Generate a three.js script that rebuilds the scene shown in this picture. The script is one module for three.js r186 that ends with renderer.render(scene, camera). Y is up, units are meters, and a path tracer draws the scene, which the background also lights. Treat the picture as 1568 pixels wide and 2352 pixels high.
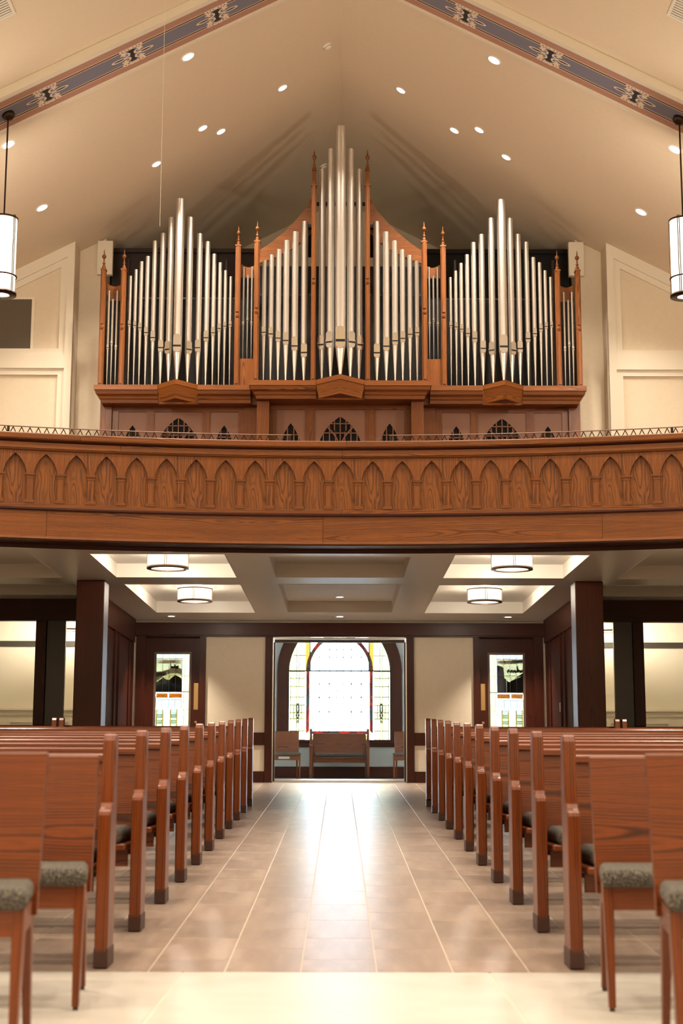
import * as THREE from 'three';
import { mergeGeometries } from 'three/addons/utils/BufferGeometryUtils.js';
import { RoundedBoxGeometry } from 'three/addons/geometries/RoundedBoxGeometry.js';

// ---------------------------------------------------------------- camera, daylight, exposure
const scene = new THREE.Scene();
const camera = new THREE.PerspectiveCamera(2 * Math.atan(1176 / 3500) * 180 / Math.PI, 1568 / 2352, 0.1, 200);
camera.position.set(0, 0.8, 0);
camera.rotation.set(0.1695, -0.001, 0.0024, 'YXZ');
camera.focus = 15;
camera.userData.fStop = 3.2;
scene.add(camera);
scene.background = new THREE.Color().setRGB(36, 41, 46);      // bright overcast daylight outside the windows
const WARM = new THREE.Color().setRGB(1, 0.855, 0.69);
const LAMP_GLOW = new THREE.Color().setRGB(1, 0.88, 0.7);
const POWER = { down: 34, nave: 40, pendant: 12, drum: 5.5, small: 26 };
const renderer = new THREE.WebGLRenderer({ antialias: true });
renderer.toneMapping = THREE.LinearToneMapping;
renderer.toneMappingExposure = 1.0;
renderer.shadowMap.enabled = true;

// ---------------------------------------------------------------- helpers
function mulberry(a) { return () => { a |= 0; a = a + 0x6D2B79F5 | 0; let t = Math.imul(a ^ a >>> 15, 1 | a); t = t + Math.imul(t ^ t >>> 7, 61 | t) ^ t; return ((t ^ t >>> 14) >>> 0) / 4294967296; }; }
const rnd = mulberry(7);
function hash2(x, y, s) { let h = Math.imul(x, 374761393) + Math.imul(y, 668265263) + Math.imul(s, 1442695041); h = Math.imul(h ^ h >>> 13, 1274126177); return ((h ^ h >>> 16) >>> 0) / 4294967296; }
function noise(x, y, s = 0) {
  const xi = Math.floor(x), yi = Math.floor(y), fx = x - xi, fy = y - yi, u = fx * fx * (3 - 2 * fx), v = fy * fy * (3 - 2 * fy);
  const a = hash2(xi, yi, s), b = hash2(xi + 1, yi, s), c = hash2(xi, yi + 1, s), d = hash2(xi + 1, yi + 1, s);
  return a + (b - a) * u + (c - a) * v + (a - b - c + d) * u * v;
}
const fbm = (x, y, s) => noise(x, y, s) * 0.55 + noise(x * 2.1, y * 2.1, s + 1) * 0.28 + noise(x * 4.3, y * 4.3, s + 2) * 0.17;
const sm = (a, b, x) => { const t = Math.min(1, Math.max(0, (x - a) / (b - a))); return t * t * (3 - 2 * t); };
function texture(w, h, fn, wrap = THREE.MirroredRepeatWrapping) {
  const d = new Uint8Array(w * h * 4);
  for (let j = 0, k = 0; j < h; j++) for (let i = 0; i < w; i++, k += 4) { const c = fn(i / w, j / h); d[k] = Math.max(0, Math.min(255, c[0])); d[k + 1] = Math.max(0, Math.min(255, c[1])); d[k + 2] = Math.max(0, Math.min(255, c[2])); d[k + 3] = 255; }
  const t = new THREE.DataTexture(d, w, h); t.wrapS = t.wrapT = wrap; t.magFilter = t.minFilter = THREE.LinearFilter; t.colorSpace = THREE.SRGBColorSpace; t.needsUpdate = true; return t;
}
const mix3 = (a, b, t) => [a[0] + (b[0] - a[0]) * t, a[1] + (b[1] - a[1]) * t, a[2] + (b[2] - a[2]) * t];
// oak boards: u runs along the grain (GL metres), v across (GW metres)
const GL = 1.7, GW = 0.36;
function oak(seed, light, dark, contrast = 1, ply = false) {
  return texture(1024, 256, (u, v) => {
    const x = u * GL, y = v * GW;
    let ph;
    if (ply) ph = 13 * fbm(x * 1.3, y * 6, seed) + 0.7 * noise(x * 7, y * 26, seed + 5);
    else {
      const z = 0.01 + 0.075 * fbm(x * 0.9, 0.5, seed), yy = y - GW * (0.35 + 0.25 * noise(seed, x * 0.5, 3));
      ph = Math.sqrt(yy * yy + z * z) / 0.0095 + 1.6 * fbm(x * 1.3, y * 9, seed + 4) + 0.25 * noise(x * 9, y * 60, seed + 6);
    }
    const fr = ph - Math.floor(ph), amp = 0.25 + 0.75 * hash2(Math.floor(ph), 1, seed);
    const late = Math.max(sm(0.72, 1, fr) * (0.25 + 0.75 * hash2(Math.floor(ph) + 1, 1, seed)), (1 - sm(0, 0.42, fr)) * amp);
    const pore = noise(x * 22, y * 900, seed + 11), fine = noise(x * 9, y * 260, seed + 13), wide = fbm(x * 1.3, y * 6, seed + 17);
    const t = 0.92 - 0.72 * contrast * late - 0.28 * wide;
    const c = mix3(dark, light, t), k = 1 - 0.2 * sm(0.5, 0.9, pore) * (0.4 + 0.6 * late) - 0.13 * fine;
    return [c[0] * k, c[1] * k, c[2] * k];
  });
}
const M = {};
const std = (o) => new THREE.MeshStandardMaterial(o);
const phys = (o) => new THREE.MeshPhysicalMaterial(o);
const woodMat = (map, r, coat, spec) => phys({ map, roughness: r, clearcoat: coat, clearcoatRoughness: 0.22, specularIntensity: spec });
M.oak = [1, 2, 3].map((s) => woodMat(oak(s * 31, [160, 92, 26], [74, 35, 7]), 0.44, 0.1, 0.75));
M.ply = [4, 5, 6].map((s) => woodMat(oak(s * 37, [162, 95, 27], [82, 40, 8], 1, true), 0.44, 0.1, 0.75));
M.pew = [7, 8].map((s) => woodMat(oak(s * 41, [142, 68, 15], [56, 22, 4], 1), 0.34, 0.2, 0.75));
M.dark = [9, 10].map((s) => woodMat(oak(s * 43, [80, 34, 18], [38, 14, 8], 0.8), 0.4, 0.05, 0.4));
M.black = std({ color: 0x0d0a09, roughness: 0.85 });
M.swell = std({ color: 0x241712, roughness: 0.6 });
M.plinth = std({ color: 0x3b2018, roughness: 0.45 });
M.cushionTex = texture(256, 256, (u, v) => { const a = noise(u * 120, v * 120, 5), b = noise(u * 75, v * 75, 6), c = noise(u * 20, v * 20, 7); return mix3([18, 17, 15], [124, 116, 104], sm(0.15, 0.85, a * 0.62 + b * 0.36 + c * 0.02)); });
M.cushionTex.repeat.set(1, 1);
M.cushion = std({ map: M.cushionTex, roughness: 0.95, bumpMap: M.cushionTex, bumpScale: 0.001 });
M.paint = texture(256, 256, (u, v) => { const n = 0.97 + 0.03 * fbm(u * 40, v * 40, 21); return [220 * n, 207 * n, 184 * n]; });
M.wall = std({ map: M.paint, roughness: 0.75 });
M.ceil = std({ map: texture(256, 256, (u, v) => { const n = 0.98 + 0.02 * fbm(u * 50, v * 50, 22); return [226 * n, 211 * n, 186 * n]; }), roughness: 0.85 });
M.white = std({ color: 0xdfd7c6, roughness: 0.6 });
M.soffit = std({ color: 0xd9d2c6, roughness: 0.36 });
M.coolwall = std({ color: 0xc9d0d0, roughness: 0.7 });
M.roomwall = std({ color: 0xe6e0cd, roughness: 0.7 });
M.bronze = std({ color: 0x3a2a20, roughness: 0.4, metalness: 0.8 });
M.nickel = std({ color: 0x8f8172, roughness: 0.3, metalness: 0.9 });
M.brass = std({ color: 0xcaa56a, roughness: 0.32, metalness: 0.9 });
M.alu = std({ color: 0xcfd3d6, roughness: 0.22, metalness: 1 });
M.pipe = std({ color: new THREE.Color().setRGB(0.76, 0.745, 0.71), roughness: 0.34, metalness: 1 });
M.lip = std({ color: new THREE.Color().setRGB(0.82, 0.81, 0.78), roughness: 0.2, metalness: 1 });
M.lead = std({ color: 0x35332f, roughness: 0.5, metalness: 0.6 });
M.panelboard = std({ color: 0x8d6450, roughness: 0.5 });
M.plastic = std({ color: 0xe8e4da, roughness: 0.45 });
M.grout = std({ color: 0xcbbfae, roughness: 0.8 });
M.glow = std({ color: 0xffffff, emissive: LAMP_GLOW, emissiveIntensity: 9, roughness: 0.5 });
M.shade = std({ color: 0xfff4e2, emissive: new THREE.Color().setRGB(1, 0.9, 0.74), emissiveIntensity: 1.5, roughness: 0.5 });
const glass = (r, g, b, rough = 0.12) => phys({ color: new THREE.Color().setRGB(r, g, b), transmission: 1, thickness: 0, roughness: rough, ior: 1.5 });
M.clear = glass(0.97, 0.985, 0.985, 0.02);
M.gWhite = glass(0.47, 0.49, 0.49); M.gBlue = glass(0.42, 0.47, 0.5); M.dWhite = glass(0.25, 0.253, 0.25); M.dBlue = glass(0.2, 0.215, 0.222); M.dCream = glass(0.245, 0.232, 0.16); M.gCream = glass(0.3, 0.29, 0.175); M.gYellow = glass(0.18, 0.148, 0.051); M.gAmber = glass(0.158, 0.082, 0.021); M.gGreen = glass(0.122, 0.153, 0.103);
M.gRed = phys({ map: texture(128, 128, (u, v) => mix3([70, 32, 24], [176, 70, 34], sm(0.3, 0.75, fbm(u * 5, v * 22, 77)))), transmission: 0.35, thickness: 0, roughness: 0.4 });
M.gGrey = phys({ color: 0x4a4f55, transmission: 0.15, thickness: 0, roughness: 0.4 });
M.tile = [0, 1, 2, 3].map((s) => std({ map: texture(256, 128, (u, v) => { const n = fbm(u * 9, v * 3.5, 50 + s), m = noise(u * 60, v * 24, 60 + s); const c = mix3([126, 109, 97], [166, 149, 134], n); const k = 0.96 + 0.04 * m + (s - 1.5) * 0.025; return [c[0] * k, c[1] * k, c[2] * k]; }), roughness: 0.33 }));
M.slab = [0, 1].map((s) => std({ map: texture(256, 256, (u, v) => { const n = fbm(u * 6, v * 6, 70 + s); return mix3([176, 172, 163], [194, 190, 182], n); }), roughness: 0.4 }));

const V = (x, y, D) => new THREE.Vector3(x, y, -D);
function plain(g) { const o = g.index ? g.toNonIndexed() : g; for (const k of Object.keys(o.attributes)) if (!['position', 'normal', 'uv'].includes(k)) o.deleteAttribute(k); if (!o.attributes.normal) o.computeVertexNormals(); if (!o.attributes.uv) o.setAttribute('uv', new THREE.BufferAttribute(new Float32Array(o.attributes.position.count * 2), 2)); return o; }
let uvShift = 0;
function grain(g, axis = 'x', L = GL, W = GW) {           // wood uv in metres, grain along an axis; each piece from another part of the log
  g = plain(g); const p = g.attributes.position, n = g.attributes.normal, uv = g.attributes.uv; uvShift += 0.377;
  const a = 'xyz'.indexOf(axis), ou = uvShift * 1.7, ov = uvShift;
  for (let i = 0; i < p.count; i++) {
    const P = [p.getX(i), p.getY(i), p.getZ(i)], N = [Math.abs(n.getX(i)), Math.abs(n.getY(i)), Math.abs(n.getZ(i))]; N[a] = -1;
    const face = N.indexOf(Math.max(...N)), c = 3 - a - face;
    uv.setXY(i, P[a] / L + ou, P[c] / W + ov);
  }
  return g;
}
function flatUV(g, s = 1) { return grain(g, 'x', s, s); }
const merge = (list) => mergeGeometries(list.map(plain));
const names = {};
function numbered(n) { const k = names[n] = (names[n] ?? -1) + 1; return k ? `${n}_${String(k).padStart(3, '0')}` : n; }
function mesh(name, g, m, parent) {
  const o = new THREE.Mesh(Array.isArray(g) ? merge(g) : g, m); o.castShadow = o.receiveShadow = true;
  o.name = parent ? name : numbered(name); (parent ?? scene).add(o); return o;
}
function group(name, parent) { const o = new THREE.Group(); o.name = parent ? name : numbered(name); (parent ?? scene).add(o); return o; }
function tag(o, label, category, grp) { o.userData.label = label; o.userData.category = category; if (grp) o.userData.group = grp; return o; }
function structure(o, label, category) { o.userData.kind = 'structure'; o.userData.label = label; o.userData.category = category; return o; }
function box(x0, x1, y0, y1, D0, D1) { const g = new THREE.BoxGeometry(x1 - x0, y1 - y0, Math.abs(D1 - D0)); g.translate((x0 + x1) / 2, (y0 + y1) / 2, -(D0 + D1) / 2); return plain(g); }
function rbox(x0, x1, y0, y1, D0, D1, r = 0.006, seg = 1) { const g = new RoundedBoxGeometry(x1 - x0, y1 - y0, Math.abs(D1 - D0), seg, r); g.translate((x0 + x1) / 2, (y0 + y1) / 2, -(D0 + D1) / 2); return plain(g); }
const wbox = (ax, ...a) => grain(box(...a), ax);
const wrbox = (ax, r, ...a) => grain(rbox(...a, r), ax);
function cyl(r0, r1, h, x, y, D, n = 24, open = false) { const g = new THREE.CylinderGeometry(r1, r0, h, n, 1, open); g.translate(x, y + h / 2, -D); return plain(g); }
function bar(a, b, r, n = 8) { const d = b.clone().sub(a), g = new THREE.CylinderGeometry(r, r, d.length(), n); g.applyQuaternion(new THREE.Quaternion().setFromUnitVectors(new THREE.Vector3(0, 1, 0), d.clone().normalize())); g.translate((a.x + b.x) / 2, (a.y + b.y) / 2, (a.z + b.z) / 2); return plain(g); }
// sweep a closed profile [[a, b], ...] along stations s -> at(s, a, b)
function sweep(profile, stations, at, L = GL, W = GW) {
  const pos = [], uv = []; uvShift += 0.377; const ou = uvShift * 1.7, ov = uvShift;
  const peri = [0]; for (let i = 0; i < profile.length; i++) { const p = profile[i], q = profile[(i + 1) % profile.length]; peri.push(peri[i] + Math.hypot(q[0] - p[0], q[1] - p[1])); }
  const put = (v, u, w) => { pos.push(v.x, v.y, v.z); uv.push(u / L + ou, w / W + ov); };
  for (let k = 0; k + 1 < stations.length; k++) for (let i = 0; i < profile.length; i++) {
    const p = profile[i], q = profile[(i + 1) % profile.length], s = stations[k], t = stations[k + 1];
    const a = at(s, ...p), b = at(t, ...p), c = at(t, ...q), d = at(s, ...q);
    for (const [v, u, w] of [[a, s, peri[i]], [b, t, peri[i]], [c, t, peri[i + 1]], [a, s, peri[i]], [c, t, peri[i + 1]], [d, s, peri[i + 1]]]) put(v, u, w);
  }
  const tri = THREE.ShapeUtils.triangulateShape(profile.map((p) => new THREE.Vector2(...p)), []);
  for (const [s, flip] of [[stations[0], 1], [stations.at(-1), 0]]) for (const t of tri) for (const i of flip ? t : [t[0], t[2], t[1]]) put(at(s, ...profile[i]), profile[i][0], profile[i][1]);
  const g = new THREE.BufferGeometry(); g.setAttribute('position', new THREE.Float32BufferAttribute(pos, 3)); g.setAttribute('uv', new THREE.Float32BufferAttribute(uv, 2)); g.computeVertexNormals(); return g;
}
const lin = (a, b, n) => Array.from({ length: n + 1 }, (_, i) => a + (b - a) * i / n);
const alongX = (s, a, b) => new THREE.Vector3(s, b, a);                       // profile [z, y]
function shapeOf(pts) { const s = new THREE.Shape(); pts.forEach((p, i) => i ? s.lineTo(p[0], p[1]) : s.moveTo(p[0], p[1])); s.closePath(); return s; }
function extrude(pts, depth, holes = [], bevel = 0) { const s = shapeOf(pts); for (const h of holes) s.holes.push(new THREE.Path(h.map((p) => new THREE.Vector2(...p)))); return plain(new THREE.ExtrudeGeometry(s, { depth, bevelEnabled: bevel > 0, bevelSize: bevel, bevelThickness: bevel, bevelSegments: 1, curveSegments: 12 })); }
// pointed arch outline from spring line up: half width w, spring y0, apex y1
function lancet(cx, w, y0, y1, n = 10, down = null) {
  const h = y1 - y0, c = (h * h - w * w) / (2 * w), R = w + c, a1 = Math.atan2(h, c), out = [];
  for (let i = 0; i <= n; i++) { const a = a1 * i / n; out.push([cx - c + R * Math.cos(a), y0 + R * Math.sin(a)]); }
  for (let i = n - 1; i >= 0; i--) { const a = a1 * i / n; out.push([cx + c - R * Math.cos(a), y0 + R * Math.sin(a)]); }
  if (down !== null) { out.unshift([cx + w, down]); out.push([cx - w, down]); }
  return out;
}
function clip(poly, conv) {                                                     // Sutherland-Hodgman, conv is counter-clockwise
  let out = poly;
  for (let i = 0; i < conv.length && out.length; i++) {
    const a = conv[i], b = conv[(i + 1) % conv.length], inside = (p) => (b[0] - a[0]) * (p[1] - a[1]) - (b[1] - a[1]) * (p[0] - a[0]) >= -1e-9, src = out; out = [];
    for (let j = 0; j < src.length; j++) {
      const p = src[j], q = src[(j + 1) % src.length], ip = inside(p), iq = inside(q);
      if (ip) out.push(p);
      if (ip !== iq) { const d1 = (b[0] - a[0]) * (p[1] - a[1]) - (b[1] - a[1]) * (p[0] - a[0]), d2 = (b[0] - a[0]) * (q[1] - a[1]) - (b[1] - a[1]) * (q[0] - a[0]), t = d1 / (d1 - d2); out.push([p[0] + (q[0] - p[0]) * t, p[1] + (q[1] - p[1]) * t]); }
    }
  }
  return out;
}
function spot(x, y, D, power, angle, tx = x, ty = 0, tD = D, blend = 0.7, radius = 3) {
  const l = new THREE.SpotLight(WARM, power, 0, angle, blend, 2); l.position.copy(V(x, y, D)); l.target.position.copy(V(tx, ty, tD)); l.shadow.radius = radius; l.castShadow = true; scene.add(l, l.target);
}
function point(x, y, D, power, radius = 4) { const l = new THREE.PointLight(WARM, power, 0, 2); l.position.copy(V(x, y, D)); l.shadow.radius = radius; l.castShadow = true; scene.add(l); }

// ---------------------------------------------------------------- main measures (metres)
const HALF = 5.8, RIDGE = 9.71, PITCH = 0.512, SEAM = 6.43, SLOPE = 0.04165, WALL = 22.26, FLOOR2 = SLOPE * (WALL - SEAM) + 0.005, GABLE = 22.9, SOFFIT = 3.0, BACK = -7;
const floorY = (D) => Math.max(0, Math.min(FLOOR2, SLOPE * (D - SEAM)));
const ceilY = (x, up = 0) => RIDGE + up - PITCH * Math.abs(x);

// ---------------------------------------------------------------- floor
{
  const f = structure(group('floor'), 'church floor of pale slabs in front and brown tiles along the aisle', 'floor');
  mesh('screed', [box(-HALF, HALF, -0.3, -0.003, BACK, SEAM), sweep([[-SEAM, -0.3], [-WALL - 0.1, -0.3], [-WALL - 0.1, SLOPE * (WALL + 0.1 - SEAM) - 0.003], [-SEAM, -0.003]], [-HALF, HALF], alongX)], M.grout, f);
  // brown tiles on the slope
  const tw = 0.311, tl = 0.61, th = Math.atan(SLOPE), cs = Math.cos(th), gt = new RoundedBoxGeometry(tw - 0.004, 0.012, tl - 0.004, 1, 0.002), geos = [];
  for (let k = 0; k < 4; k++) { const g = plain(gt.clone()), p = g.attributes.position, uv = g.attributes.uv; for (let i = 0; i < p.count; i++) uv.setXY(i, p.getX(i) / 0.62 + 0.3 * k, p.getZ(i) / 1.3 + 0.2 * k); geos.push(g); }
  const rest = [[], [], [], []];
  for (let c = -18; c <= 18; c++) for (let r = 0; r < 27; r++) {
    let d0 = SEAM + r * tl * cs + (c % 2 ? 0 : -0.3), len = tl * cs, k = Math.floor(rnd() * 4);
    let a = Math.max(d0, SEAM + 0.002), b = Math.min(d0 + len, WALL - 0.02); if (b - a < 0.05) continue;
    const m = (a + b) / 2, sc = (b - a) / len;
    if (Math.abs(c) <= 3) { const t = mesh('floor_tile', geos[k], M.tile[k], f); t.position.copy(V(c * tw, SLOPE * (m - SEAM) - 0.006, m)); t.rotation.x = th; t.scale.z = sc; }
    else { const g = geos[k].clone(); g.scale(1, 1, sc); g.rotateX(th); g.translate(c * tw, SLOPE * (m - SEAM) - 0.006, -m); rest[k].push(g); }
  }
  rest.forEach((l, k) => { mesh('tile_field', l, M.tile[k], f).userData.kind = 'stuff'; });
  // pale slabs in front
  for (let i = -5; i < 5; i++) for (let j = 0; j < 4; j++) {
    const x0 = -0.634 + i * 1.247, x1 = x0 + 1.247, b = SEAM - j * 2.2, a = b - 2.2, k = (i + j) & 1;
    mesh('stone_slab', flatUV(rbox(Math.max(-HALF, x0) + 0.0035, Math.min(HALF, x1) - 0.0035, -0.014, 0, a + 0.0025, b - 0.0025, 0.002), 1.3), M.slab[k], f);
  }
  mesh('stone_field', flatUV(box(-HALF, HALF, -0.014, -0.0005, BACK, SEAM - 8.8), 1.3), M.slab[0], f);
}
// ---------------------------------------------------------------- nave shell
{
  const side = (s) => { const w = structure(group(s < 0 ? 'wall_left' : 'wall_right'), `plain cream side wall on the ${s < 0 ? 'left' : 'right'} of the nave`, 'wall'); const x0 = s < 0 ? -HALF - 0.25 : HALF; mesh('plaster', flatUV(box(x0, x0 + 0.25, -0.3, 8, BACK - 0.25, GABLE + 0.25), 1.5), M.wall, w); };
  side(-1); side(1);
  const b = structure(group('wall_front'), 'cream wall closing the chancel end', 'wall');
  mesh('plaster', flatUV(extrude([[-HALF - 0.25, -0.3], [HALF + 0.25, -0.3], [HALF + 0.25, 7], [0, 10.1], [-HALF - 0.25, 7]], 0.25).translate(0, 0, -BACK), 1.5), M.wall, b);
  // upper walls either side of the organ, the niche returns and the gable
  const g = structure(group('wall_gable'), 'cream gable wall behind the organ pipes', 'wall');
  mesh('plaster', flatUV(extrude([[-HALF, 2.9], [HALF, 2.9], [HALF, ceilY(HALF) + 0.2], [0, RIDGE + 0.2], [-HALF, ceilY(HALF) + 0.2]], 0.25).translate(0, 0, -GABLE - 0.25), 1.5), M.wall, g);
  for (const s of [-1, 1]) {
    const w = structure(group('wall_upper'), `cream panelled wall on the balcony ${s < 0 ? 'left' : 'right'} of the organ`, 'wall');
    const q = (pts, d, D, m = M.wall, n = 'plaster') => mesh(n, flatUV(extrude(s < 0 ? pts.map(([x, y]) => [x, y]).reverse() : pts.map(([x, y]) => [-x, y]), d).translate(0, 0, -D - d), 1.5), m, w);
    const c = (x) => ceilY(x) + 0.02, e = -3.586;
    q([[e, 4.2], [e, c(e)], [-HALF, c(HALF)], [-HALF, 4.2]], 0.03, 19.76);                                       // recessed field
    // flat frame boards (stiles and rails) raised in two steps
    const T = M.white;
    q([[e, 4.2], [e, c(e)], [-3.683, c(-3.683)], [-3.683, 4.2]], 0.06, 19.70, T, 'stile');
    q([[-3.683, c(-3.683)], [-HALF, c(HALF)], [-HALF, c(HALF) - 0.185], [-3.683, c(-3.683) - 0.185]].reverse(), 0.06, 19.70, T, 'top_rail');
    q([[-3.683, 6.109], [-3.683, 6.301], [-HALF, 6.301], [-HALF, 6.109]], 0.06, 19.70, T, 'middle_rail');
    q([[-3.683, 4.2], [-3.683, 6.109], [-3.771, 6.109], [-3.771, 4.2]], 0.03, 19.73, T, 'moulding');
    q([[-3.771, 6.025], [-3.771, 6.109], [-HALF, 6.109], [-HALF, 6.025]], 0.03, 19.73, T, 'moulding');
    q([[-3.683, 6.301], [-3.683, c(-3.683) - 0.185], [-3.771, c(-3.771) - 0.185], [-3.771, 6.301]], 0.03, 19.73, T, 'moulding');
    q([[-3.771, c(-3.771) - 0.185], [-HALF, c(HALF) - 0.185], [-HALF, c(HALF) - 0.275], [-3.771, c(-3.771) - 0.275]].reverse(), 0.03, 19.73, T, 'moulding');
    q([[-3.771, 6.301], [-3.771, 6.385], [-HALF, 6.385], [-HALF, 6.301]], 0.03, 19.73, T, 'moulding');
    // return and the narrow wall beside the organ
    const x0 = s < 0 ? e - 0.2 : -e, x1 = s < 0 ? e : -e + 0.2;
    mesh('return', flatUV(box(x0, x1, 4.2, 7.95, 19.79, 20.2), 1.5), M.wall, w);
    q([[-3.23, 4.2], [-3.23, c(-3.23)], [-3.6, c(-3.6)], [-3.6, 4.2]], 0.12, 20.1);
    mesh('corner_board', flatUV(box(s < 0 ? -3.335 : 3.13, s < 0 ? -3.13 : 3.335, 7.52, 8.0, 20.02, 20.1), 1.5), M.white, w);
    mesh('jamb', flatUV(box(s < 0 ? -3.35 : 3.23, s < 0 ? -3.23 : 3.35, 4.2, 8.05, 20.22, GABLE), 1.5), M.wall, w);
  }
  // ceiling: two slopes in front of the rib (a hand higher) and two behind it
  const cg = structure(group('ceiling'), 'cream gabled ceiling rising to a ridge over the nave', 'ceiling');
  const slab = (s, D0, D1, up, n) => mesh(n, flatUV(sweep([[0, RIDGE + up], [0, RIDGE + up + 0.15], [s * (HALF + 0.3), ceilY(HALF + 0.3, up) + 0.15], [s * (HALF + 0.3), ceilY(HALF + 0.3, up)]].map((p) => p), [-D0, -D1], (z, x, y) => new THREE.Vector3(x, y, z)), 1.4), M.ceil, cg);
  for (const s of [-1, 1]) { slab(s, BACK - 0.3, 15.21, 0.1, 'front_slope'); slab(s, 15.94, GABLE + 0.3, 0, 'rear_slope'); }
  // painted rib
  const rib = structure(group('trim_1'), 'ceiling rib with a painted blue and brown stencilled band', 'trim');
  for (const s of [-1, 1]) {
    mesh('rib', flatUV(sweep([[0, RIDGE - 0.004], [0, RIDGE + 0.2], [s * (HALF + 0.3), ceilY(HALF + 0.3) + 0.2], [s * (HALF + 0.3), ceilY(HALF + 0.3) - 0.004]], [-15.21, -15.94], (z, x, y) => new THREE.Vector3(x, y, z)), 1.4), M.white, rib);
    // painted band on the underside: one canvas per ornament bay
    const W = 512, H = 412, cv = document.createElement('canvas'); cv.width = W; cv.height = H; const c = cv.getContext('2d');
    const D0 = 15.297, D1 = 15.892, py = (D) => (D - D0) / (D1 - D0) * H, col = { br: '#ae8676', cr: '#e6d5bd', dk: '#5d4335', bl: '#77788a', bk: '#2b2c33' };
    const stripe = (a, b, k) => { c.fillStyle = col[k]; c.fillRect(0, py(a), W, py(b) - py(a)); };
    stripe(15.29, 15.41, 'br'); stripe(15.41, 15.422, 'cr'); stripe(15.422, 15.45, 'dk'); stripe(15.45, 15.46, 'cr'); stripe(15.46, 15.715, 'bl'); stripe(15.715, 15.725, 'cr'); stripe(15.725, 15.753, 'dk'); stripe(15.753, 15.764, 'cr'); stripe(15.764, 15.88, 'br'); stripe(15.88, 15.9, 'cr');
    c.save(); c.translate(W / 2, H / 2); c.scale(0.92, 0.95); c.lineWidth = 13; c.strokeStyle = col.cr;
    c.fillStyle = col.bk; c.beginPath(); c.moveTo(-14, -95); c.quadraticCurveTo(0, -84, 14, -95); c.lineTo(24, -64); c.quadraticCurveTo(2, 0, 24, 64); c.lineTo(14, 95); c.quadraticCurveTo(0, 84, -14, 95); c.lineTo(-24, 64); c.quadraticCurveTo(-2, 0, -24, -64); c.closePath(); c.fill();
    for (const a of [-1, 1]) { c.beginPath(); c.ellipse(a * 88, 0, 42, 17, 0, 0, 7); c.fillStyle = col.bk; c.fill(); c.stroke(); for (const b of [-1, 1]) {
      c.beginPath(); c.moveTo(a * 46, b * 6); c.bezierCurveTo(a * 6, b * 14, a * 10, b * 62, a * 40, b * 58); c.bezierCurveTo(a * 62, b * 54, a * 52, b * 30, a * 38, b * 36); c.stroke();
      c.fillStyle = col.cr; for (const [x, y, r] of [[52, 70, 13], [66, 56, 9], [40, 82, 9], [62, 84, 8]]) { c.beginPath(); c.arc(a * x, b * y, r, 0, 7); c.fill(); }
      c.beginPath(); c.arc(a * 56, b * 112, 13, 0, 7); c.stroke(); c.beginPath(); c.arc(a * 16, b * 116, 12, 0, 7); c.stroke(); } }
    c.restore();
    const t = new THREE.CanvasTexture(cv); t.colorSpace = THREE.SRGBColorSpace; t.wrapS = THREE.RepeatWrapping; t.wrapT = THREE.ClampToEdgeWrapping;
    const pos = [], uv = [], len = Math.hypot(1, PITCH);
    const put = (ax, D) => { pos.push(s * ax, ceilY(ax) - 0.0065, -D); uv.push((ax - 2.281) / 0.9155 + 0.5, 1 - (D - D0) / (D1 - D0)); };
    const tri = s > 0 ? [[0, D0], [HALF, D0], [HALF, D1], [0, D0], [HALF, D1], [0, D1]] : [[0, D0], [HALF, D1], [HALF, D0], [0, D0], [0, D1], [HALF, D1]];
    tri.forEach((p) => put(...p));
    const g2 = new THREE.BufferGeometry(); g2.setAttribute('position', new THREE.Float32BufferAttribute(pos, 3)); g2.setAttribute('uv', new THREE.Float32BufferAttribute(uv, 2)); g2.computeVertexNormals();
    mesh('painted_band', g2, std({ map: t, roughness: 0.75 }), rib);
    mesh('edge_bead', flatUV(sweep([[0, RIDGE - 0.03], [0, RIDGE + 0.02], [s * HALF, ceilY(HALF) + 0.02], [s * HALF, ceilY(HALF) - 0.03]], [-15.893, -15.94], (z, x, y) => new THREE.Vector3(x, y, z)), 1.4), M.white, rib);
  }
}
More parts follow.
